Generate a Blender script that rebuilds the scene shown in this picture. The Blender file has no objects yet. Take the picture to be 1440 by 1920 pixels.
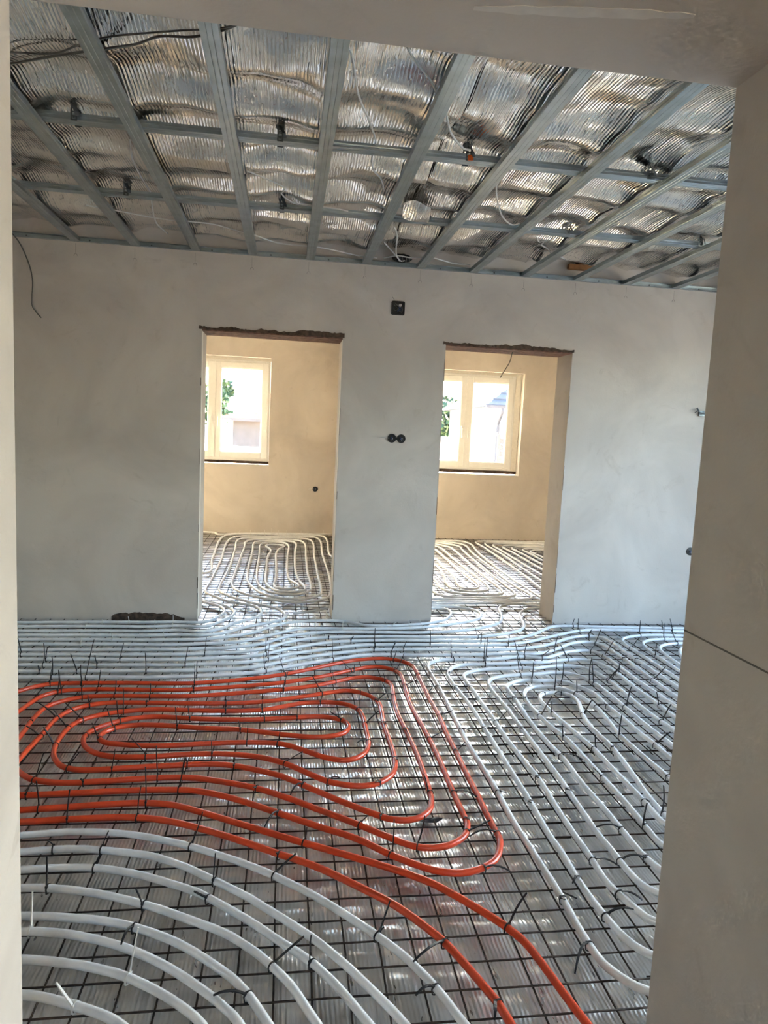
import bpy, bmesh, math, random
from mathutils import Vector, Matrix, noise
random.seed(7)
SC = bpy.context.scene
COL = SC.collection
PI = math.pi

# ------------------------------------------------------------------ camera
FPX, CAMH = 1323.68, 1.4685
PITCH, YAW, ROLL = 0.1132, 0.1409, 0.0464
fw = Vector((math.sin(YAW)*math.cos(PITCH), math.cos(YAW)*math.cos(PITCH), -math.sin(PITCH)))
rt = Vector((math.cos(YAW), -math.sin(YAW), 0))
up = rt.cross(fw)
rt2 = rt*math.cos(ROLL) + up*math.sin(ROLL)
up2 = -rt*math.sin(ROLL) + up*math.cos(ROLL)
cam_data = bpy.data.cameras.new('camera')
cam = bpy.data.objects.new('camera', cam_data)
COL.objects.link(cam)
cam_data.sensor_fit = 'VERTICAL'
cam_data.sensor_height = 36.0
cam_data.lens = 36.0*FPX/1920.0
cam_data.clip_start = 0.02
cam_data.clip_end = 500
M = Matrix((rt2, up2, -fw)).transposed().to_4x4()
M.translation = Vector((0, 0, CAMH))
cam.matrix_world = M
SC.camera = cam

# ------------------------------------------------------------------ sky, sun, exposure
world = bpy.data.worlds.new('sky_world')
SC.world = world
world.use_nodes = True
wn = world.node_tree
wn.nodes.clear()
w_out = wn.nodes.new('ShaderNodeOutputWorld')
w_bg = wn.nodes.new('ShaderNodeBackground')
w_sky = wn.nodes.new('ShaderNodeTexSky')
w_sky.sky_type = 'NISHITA'
w_sky.sun_disc = False
w_sky.sun_elevation = math.radians(27.7)
w_sky.sun_rotation = math.radians(41.8)
w_sky.air_density = 1.0
w_sky.dust_density = 2.0
w_bg.inputs['Strength'].default_value = 0.65
wn.links.new(w_sky.outputs[0], w_bg.inputs['Color'])
wn.links.new(w_bg.outputs[0], w_out.inputs['Surface'])
SUN_TO = Vector((1.27, 1.42, 1.0)).normalized()
sun_data = bpy.data.lights.new('sun', 'SUN')
sun_data.energy = 24.0
sun_data.angle = math.radians(0.6)
sun_data.color = (1.0, 0.815, 0.54)
sun = bpy.data.objects.new('sun', sun_data)
sun.rotation_euler = SUN_TO.to_track_quat('Z', 'Y').to_euler()
sun.location = (0, 0, 20)
COL.objects.link(sun)
SC.view_settings.view_transform = 'Standard'
SC.view_settings.look = 'None'
SC.view_settings.gamma = 1.0
SC.view_settings.use_curve_mapping = False
SC.view_settings.exposure = 2.85
SC.cycles.max_bounces = 6
SC.cycles.diffuse_bounces = 4
SC.cycles.glossy_bounces = 3
SC.cycles.transparent_max_bounces = 8
SC.cycles.use_adaptive_sampling = True
SC.cycles.adaptive_threshold = 0.07
SC.cycles.adaptive_min_samples = 20
SC.cycles.sample_clamp_indirect = 6.0
SC.cycles.caustics_reflective = True
SC.cycles.blur_glossy = 1.0

def portal(loc, rot, sx, sy):
    """sampling portal lying exactly in a window opening: emits nothing itself"""
    l = bpy.data.lights.new('window_portal', 'AREA')
    l.shape = 'RECTANGLE'
    l.size, l.size_y = sx, sy
    l.cycles.is_portal = True
    o = bpy.data.objects.new('window_portal', l)
    o.location, o.rotation_euler = loc, rot
    COL.objects.link(o)

# ------------------------------------------------------------------ measures of the place (metres)
D1 = 5.264            # front face of the back wall
WT = 0.30             # thickness of the back wall
D2 = 9.694            # far wall of the two back rooms
H = 2.665             # underside of the ceiling profiles
CT = 2.92             # top of the walls
XL, XR = -2.45, 4.20  # main room
JY0, JY1 = 0.88, 1.30 # wall of the opening the camera looks through
JL, JR, JZ = -0.4644, 0.8105, 2.1353
DOORS = [(-0.619, 0.384, 2.141), (1.154, 2.146, 2.143)]
PX = 0.77             # centre of the partition between the back rooms
portal((XR+0.30, 3.05, 1.25), (0, PI/2, 0), 2.3, 2.6)
portal((-0.98, D2+0.40, 1.66), (-PI/2, 0, 0), 1.5, 1.42)
portal((2.50, D2+0.40, 1.66), (-PI/2, 0, 0), 1.5, 1.42)
portal((0.2, -3.55, 1.5), (PI/2, 0, 0), 0.9, 1.0)
portal((2.58, -1.95, 1.70), (0, PI/2, 0), 1.0, 0.9)

# ------------------------------------------------------------------ materials
def new_mat(name):
    m = bpy.data.materials.new(name)
    m.use_nodes = True
    nt = m.node_tree
    return m, nt, nt.nodes['Principled BSDF']

def N(nt, typ, **kw):
    n = nt.nodes.new(typ)
    for k, v in kw.items():
        if k.startswith('i_'):
            n.inputs[k[2:].replace('_', ' ')].default_value = v
        else:
            setattr(n, k, v)
    return n

def ramp(nt, src, stops):
    r = nt.nodes.new('ShaderNodeValToRGB')
    cr = r.color_ramp
    while len(cr.elements) < len(stops):
        cr.elements.new(0.5)
    for e, (p, c) in zip(cr.elements, stops):
        e.position = p
        e.color = (*c, 1) if len(c) == 3 else c
    nt.links.new(src, r.inputs['Fac'])
    return r

def coords(nt, scale=(1, 1, 1)):
    tc = nt.nodes.new('ShaderNodeTexCoord')
    mp = nt.nodes.new('ShaderNodeMapping')
    mp.inputs['Scale'].default_value = scale
    nt.links.new(tc.outputs['Object'], mp.inputs['Vector'])
    return mp.outputs['Vector']

def plain(name, col, rough=0.5, metal=0.0, var=0.12, scale=30.0, bump=0.0, spec=0.5):
    m, nt, b = new_mat(name)
    v = coords(nt)
    n = N(nt, 'ShaderNodeTexNoise', i_Scale=scale, i_Detail=4.0)
    nt.links.new(v, n.inputs['Vector'])
    lo = tuple(max(0, c*(1-var)) for c in col)
    hi = tuple(min(1, c*(1+var)) for c in col)
    r = ramp(nt, n.outputs['Fac'], [(0.3, lo), (0.7, hi)])
    nt.links.new(r.outputs['Color'], b.inputs['Base Color'])
    b.inputs['Roughness'].default_value = rough
    b.inputs['Metallic'].default_value = metal
    b.inputs['Specular IOR Level'].default_value = spec
    if bump:
        bp = N(nt, 'ShaderNodeBump', i_Strength=1.0, i_Distance=bump)
        nt.links.new(n.outputs['Fac'], bp.inputs['Height'])
        nt.links.new(bp.outputs['Normal'], b.inputs['Normal'])
    return m

def plaster(name, col, dark, stain):
    m, nt, b = new_mat(name)
    v = coords(nt)
    big = N(nt, 'ShaderNodeTexNoise', i_Scale=1.1, i_Detail=4.0, i_Roughness=0.6, i_Distortion=0.8)
    mid = N(nt, 'ShaderNodeTexNoise', i_Scale=5.0, i_Detail=5.0, i_Roughness=0.65, i_Distortion=1.5)
    fine = N(nt, 'ShaderNodeTexNoise', i_Scale=90.0, i_Detail=2.0)
    for n in (big, mid, fine):
        nt.links.new(v, n.inputs['Vector'])
    r1 = ramp(nt, big.outputs['Fac'], [(0.30, dark), (0.62, col)])
    r2 = ramp(nt, mid.outputs['Fac'], [(0.60, (0, 0, 0)), (0.78, (1, 1, 1))])
    mx = N(nt, 'ShaderNodeMix', data_type='RGBA')
    mul = N(nt, 'ShaderNodeMath', operation='MULTIPLY')
    mul.inputs[1].default_value = 0.45
    nt.links.new(r2.outputs['Color'], mul.inputs[0])
    nt.links.new(mul.outputs[0], mx.inputs['Factor'])
    nt.links.new(r1.outputs['Color'], mx.inputs['A'])
    mx.inputs['B'].default_value = (*stain, 1)
    nt.links.new(mx.outputs['Result'], b.inputs['Base Color'])
    b.inputs['Roughness'].default_value = 0.82
    b.inputs['Specular IOR Level'].default_value = 0.25
    add = N(nt, 'ShaderNodeMath', operation='MULTIPLY_ADD')
    add.inputs[1].default_value = 0.25
    nt.links.new(fine.outputs['Fac'], add.inputs[0])
    nt.links.new(mid.outputs['Fac'], add.inputs[2])
    bp = N(nt, 'ShaderNodeBump', i_Strength=0.6, i_Distance=0.003)
    nt.links.new(add.outputs[0], bp.inputs['Height'])
    nt.links.new(bp.outputs['Normal'], b.inputs['Normal'])
    return m

def foil(name, col, rough, metal, rib, rib_depth, crinkle, crease=0.0012):
    """aluminium-faced insulation: fine ribs running along Y and small crinkles"""
    m, nt, b = new_mat(name)
    v = coords(nt)
    wv = N(nt, 'ShaderNodeTexWave', wave_type='BANDS', bands_direction='X', i_Scale=(2*PI/rib)/20.0, i_Distortion=0.6, i_Detail=1.0)
    wv.inputs['Detail Scale'].default_value = 0.6
    nt.links.new(v, wv.inputs['Vector'])
    v2 = coords(nt, (1.0, 0.25, 1.0))
    nz = N(nt, 'ShaderNodeTexNoise', i_Scale=38.0, i_Detail=3.0, i_Roughness=0.65)
    nt.links.new(v2, nz.inputs['Vector'])
    grime = N(nt, 'ShaderNodeTexNoise', i_Scale=2.3, i_Detail=4.0, i_Roughness=0.7)
    nt.links.new(v, grime.inputs['Vector'])
    r = ramp(nt, grime.outputs['Fac'], [(0.32, tuple(c*0.72 for c in col)), (0.6, col)])
    nt.links.new(r.outputs['Color'], b.inputs['Base Color'])
    rr = N(nt, 'ShaderNodeMapRange')
    rr.inputs['To Min'].default_value = rough*0.75
    rr.inputs['To Max'].default_value = rough*1.35
    nt.links.new(nz.outputs['Fac'], rr.inputs['Value'])
    nt.links.new(rr.outputs[0], b.inputs['Roughness'])
    b.inputs['Metallic'].default_value = metal
    b1 = N(nt, 'ShaderNodeBump', i_Strength=1.0, i_Distance=rib_depth)
    nt.links.new(wv.outputs['Fac'], b1.inputs['Height'])
    b2 = N(nt, 'ShaderNodeBump', i_Strength=1.0, i_Distance=crinkle)
    nt.links.new(nz.outputs['Fac'], b2.inputs['Height'])
    nt.links.new(b1.outputs['Normal'], b2.inputs['Normal'])
    v4 = coords(nt, (1.0, 0.012, 1.0))
    cr = N(nt, 'ShaderNodeTexNoise', i_Scale=70.0, i_Detail=1.0)
    nt.links.new(v4, cr.inputs['Vector'])
    crr = ramp(nt, cr.outputs['Fac'], [(0.36, (0, 0, 0)), (0.44, (1, 1, 1))])
    b4 = N(nt, 'ShaderNodeBump', i_Strength=1.0, i_Distance=crease)
    nt.links.new(crr.outputs['Color'], b4.inputs['Height'])
    nt.links.new(b2.outputs['Normal'], b4.inputs['Normal'])
    nt.links.new(b4.outputs['Normal'], b.inputs['Normal'])
    return m

def glass_mat():
    m, nt, b = new_mat('window_glass')
    nt.nodes.remove(b)
    out = nt.nodes['Material Output']
    tr = N(nt, 'ShaderNodeBsdfTransparent')
    tr.inputs['Color'].default_value = (0.93, 0.96, 0.96, 1)
    gl = N(nt, 'ShaderNodeBsdfGlossy')
    gl.inputs['Roughness'].default_value = 0.01
    lw = N(nt, 'ShaderNodeLayerWeight')
    pw = N(nt, 'ShaderNodeMath', operation='POWER')
    pw.inputs[1].default_value = 5.0
    nt.links.new(lw.outputs['Facing'], pw.inputs[0])
    fr = N(nt, 'ShaderNodeMath', operation='MULTIPLY_ADD')
    fr.inputs[1].default_value = 0.80
    fr.inputs[2].default_value = 0.03
    nt.links.new(pw.outputs[0], fr.inputs[0])
    mx = N(nt, 'ShaderNodeMixShader')
    nt.links.new(fr.outputs[0], mx.inputs[0])
    nt.links.new(tr.outputs[0], mx.inputs[1])
    nt.links.new(gl.outputs[0], mx.inputs[2])
    nt.links.new(mx.outputs[0], out.inputs['Surface'])
    return m

def pex(name, col, rough, sss):
    m, nt, b = new_mat(name)
    b.inputs['Base Color'].default_value = (*col, 1)
    n = N(nt, 'ShaderNodeTexNoise', i_Scale=14.0, i_Detail=4.0)
    nt.links.new(coords(nt), n.inputs['Vector'])
    r = ramp(nt, n.outputs['Fac'], [(0.35, tuple(c*0.86 for c in col)), (0.62, col)])
    nt.links.new(r.outputs['Color'], b.inputs['Base Color'])
    b.inputs['Roughness'].default_value = rough
    b.inputs['Coat Weight'].default_value = 0.25
    if sss:
        b.inputs['Subsurface Weight'].default_value = sss
        b.inputs['Subsurface Radius'].default_value = (1.0, 1.0, 1.0)
        b.inputs['Subsurface Scale'].default_value = 0.014
    b.inputs['Coat Roughness'].default_value = 0.25
    return m

MT = {}
MT['plaster'] = plaster('gypsum_plaster', (0.655, 0.60, 0.54), (0.52, 0.47, 0.42), (0.43, 0.37, 0.31))
MT['foil_floor'] = foil('floor_foil', (0.79, 0.78, 0.76), 0.29, 0.75, 0.0125, 0.0012, 0.0015, 0.0007)
MT['foil_ceil'] = foil('ceiling_foil', (0.90, 0.89, 0.87), 0.10, 1.0, 0.0135, 0.0013, 0.0009)
MT['galv'] = plain('galvanized_steel', (0.40, 0.46, 0.48), 0.33, 0.92, 0.10, 14.0)
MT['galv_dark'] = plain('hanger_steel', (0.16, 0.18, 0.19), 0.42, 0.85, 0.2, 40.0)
MT['rebar'] = plain('rusty_rebar', (0.060, 0.042, 0.031), 0.7, 0.35, 0.55, 45.0, 0.0008)
MT['orange'] = pex('orange_pex', (0.78, 0.075, 0.020), 0.36, 0)
MT['white'] = pex('white_pex', (0.87, 0.88, 0.885), 0.32, 0.6)
MT['black'] = plain('black_nylon', (0.012, 0.012, 0.014), 0.45, 0, 0.2)
MT['white_tie'] = plain('natural_nylon', (0.75, 0.74, 0.70), 0.4, 0, 0.05)
MT['pvc'] = plain('white_pvc', (0.88, 0.88, 0.86), 0.28, 0, 0.02)
MT['glass'] = glass_mat()
MT['brick'] = plain('raw_clay_lintel', (0.17, 0.085, 0.060), 0.9, 0, 0.45, 30.0, 0.004)
MT['mortar'] = plain('broken_plaster_edge', (0.085, 0.055, 0.038), 0.95, 0, 0.5, 40.0, 0.004)
MT['cable'] = plain('grey_white_cable', (0.62, 0.62, 0.60), 0.45, 0, 0.05)
MT['cable_dark'] = plain('dark_cable', (0.13, 0.125, 0.115), 0.5, 0, 0.1)
MT['slab'] = plain('dark_insulation', (0.05, 0.045, 0.04), 0.95, 0, 0.4)
MT['orange_cap'] = plain('orange_clip', (0.85, 0.16, 0.03), 0.4, 0, 0.05)
MT['wood'] = plain('raw_board', (0.34, 0.16, 0.06), 0.8, 0, 0.35, 25.0)
MT['pencil'] = plain('pencil_line', (0.16, 0.14, 0.12), 0.8, 0, 0.1)
MT['blue'] = plain('blue_wire', (0.04, 0.09, 0.35), 0.4, 0, 0.05)
MT['concrete'] = plain('concrete', (0.34, 0.32, 0.29), 0.9, 0, 0.2, 6.0, 0.002)
MT['steel'] = plain('bright_steel', (0.7, 0.7, 0.7), 0.25, 1.0, 0.05)
MT['filler'] = plain('pale_filler', (0.68, 0.635, 0.58), 0.8, 0, 0.08)
MT['paper_strip'] = plain('white_edge_foam', (0.80, 0.77, 0.70), 0.7, 0, 0.05)

# ------------------------------------------------------------------ helpers
def obj(name, bm, mat, parent=None, smooth=False, loc=None):
    me = bpy.data.meshes.new(name)
    bm.normal_update()
    bm.to_mesh(me)
    bm.free()
    me.materials.append(MT[mat] if isinstance(mat, str) else mat)
    if smooth:
        for p in me.polygons:
            p.use_smooth = True
    o = bpy.data.objects.new(name, me)
    COL.objects.link(o)
    if parent:
        o.parent = parent
    if loc:
        o.location = loc
    return o

def tag(o, label=None, cat=None, group=None, kind=None):
    for k, v in (('label', label), ('category', cat), ('group', group), ('kind', kind)):
        if v:
            o[k] = v
    return o

def empty(name, loc=(0, 0, 0)):
    o = bpy.data.objects.new(name, None)
    o.location = loc
    o.empty_display_size = 0.1
    COL.objects.link(o)
    return o

def box(bm, x0, x1, y0, y1, z0, z1):
    v = [bm.verts.new(p) for p in ((x0, y0, z0), (x1, y0, z0), (x1, y1, z0), (x0, y1, z0), (x0, y0, z1), (x1, y0, z1), (x1, y1, z1), (x0, y1, z1))]
    for f in ((0, 3, 2, 1), (4, 5, 6, 7), (0, 1, 5, 4), (1, 2, 6, 5), (2, 3, 7, 6), (3, 0, 4, 7)):
        bm.faces.new([v[i] for i in f])
    return v

def bbox(x0, x1, y0, y1, z0, z1, bev=0.0):
    bm = bmesh.new()
    box(bm, x0, x1, y0, y1, z0, z1)
    if bev:
        bmesh.ops.bevel(bm, geom=bm.edges[:], offset=bev, segments=2, affect='EDGES')
    return bm

def sweep(bm, pts, radius, sides=8, cap=True, flat=None, twist=0.0):
    """tube (or flat strip: flat=(w,t)) along 3-D points; radius may be a list"""
    pts = [Vector(p) for p in pts]
    n = len(pts)
    rings = []
    ref = None
    for i, p in enumerate(pts):
        t = (pts[min(i+1, n-1)] - pts[max(i-1, 0)])
        t = t.normalized() if t.length > 1e-9 else Vector((0, 0, 1))
        if ref is None:
            a = Vector((0, 0, 1)) if abs(t.z) < 0.9 else Vector((1, 0, 0))
            u = (a - t*a.dot(t)).normalized()
        else:
            u = (ref - t*ref.dot(t))
            u = u.normalized() if u.length > 1e-6 else t.orthogonal().normalized()
        ref = u
        w = t.cross(u)
        r = radius[i] if isinstance(radius, (list, tuple)) else radius
        ring = []
        for k in range(sides):
            a = 2*PI*k/sides + twist
            if flat:
                cx, cy = ((1, 1), (-1, 1), (-1, -1), (1, -1))[k]
                q = p + w*(cx*flat[0]*0.5*r) + u*(cy*flat[1]*0.5)
            else:
                q = p + (u*math.cos(a) + w*math.sin(a))*r
            ring.append(bm.verts.new(q))
        rings.append(ring)
    for i in range(n-1):
        for k in range(sides):
            bm.faces.new((rings[i][k], rings[i][(k+1) % sides], rings[i+1][(k+1) % sides], rings[i+1][k]))
    if cap:
        bm.faces.new(rings[0][::-1])
        bm.faces.new(rings[-1])

def catmull(P, sub=5):
    P = [Vector(p) for p in P]
    Q = [P[0]*2-P[1]] + P + [P[-1]*2-P[-2]]
    out = []
    for i in range(1, len(Q)-2):
        a, b, c, d = Q[i-1:i+3]
        for s in range(sub):
            t = s/sub
            out.append(0.5*((2*b) + (c-a)*t + (2*a-5*b+4*c-d)*t*t + (3*b-a-3*c+d)*t**3))
    out.append(P[-1])
    return out

def wall(name, axis, plane, thick, u0, u1, v0, v1, holes, mat, parent=None, bev=0.0):
    """solid wall with rectangular openings. axis 'y': spans x (u) and z (v), front face at y=plane, back at plane+thick; axis 'x' likewise."""
    us = sorted({u0, u1, *[h[0] for h in holes], *[h[1] for h in holes]})
    vs = sorted({v0, v1, *[h[2] for h in holes], *[h[3] for h in holes]})
    us = [u for u in us if u0 <= u <= u1]
    vs = [v for v in vs if v0 <= v <= v1]
    def solid(i, j):
        if i < 0 or j < 0 or i >= len(us)-1 or j >= len(vs)-1:
            return False
        cu, cv = (us[i]+us[i+1])/2, (vs[j]+vs[j+1])/2
        return not any(h[0] < cu < h[1] and h[2] < cv < h[3] for h in holes)
    bm = bmesh.new()
    cache = {}
    def V(u, v, d):
        k = (round(u, 5), round(v, 5), d)
        if k not in cache:
            w = plane + thick*d
            cache[k] = bm.verts.new((u, w, v) if axis == 'y' else (w, u, v))
        return cache[k]
    for i in range(len(us)-1):
        for j in range(len(vs)-1):
            if not solid(i, j):
                continue
            a, b, c, d = us[i], us[i+1], vs[j], vs[j+1]
            bm.faces.new((V(a, c, 0), V(b, c, 0), V(b, d, 0), V(a, d, 0)))
            bm.faces.new((V(a, c, 1), V(a, d, 1), V(b, d, 1), V(b, c, 1)))
            if not solid(i-1, j): bm.faces.new((V(a, c, 0), V(a, d, 0), V(a, d, 1), V(a, c, 1)))
            if not solid(i+1, j): bm.faces.new((V(b, c, 0), V(b, c, 1), V(b, d, 1), V(b, d, 0)))
            if not solid(i, j-1): bm.faces.new((V(a, c, 0), V(a, c, 1), V(b, c, 1), V(b, c, 0)))
            if not solid(i, j+1): bm.faces.new((V(a, d, 0), V(b, d, 0), V(b, d, 1), V(a, d, 1)))
    bmesh.ops.recalc_face_normals(bm, faces=bm.faces[:])
    o = obj(name, bm, mat, parent)
    if not parent:
        o['kind'] = 'structure'
    return o

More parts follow.
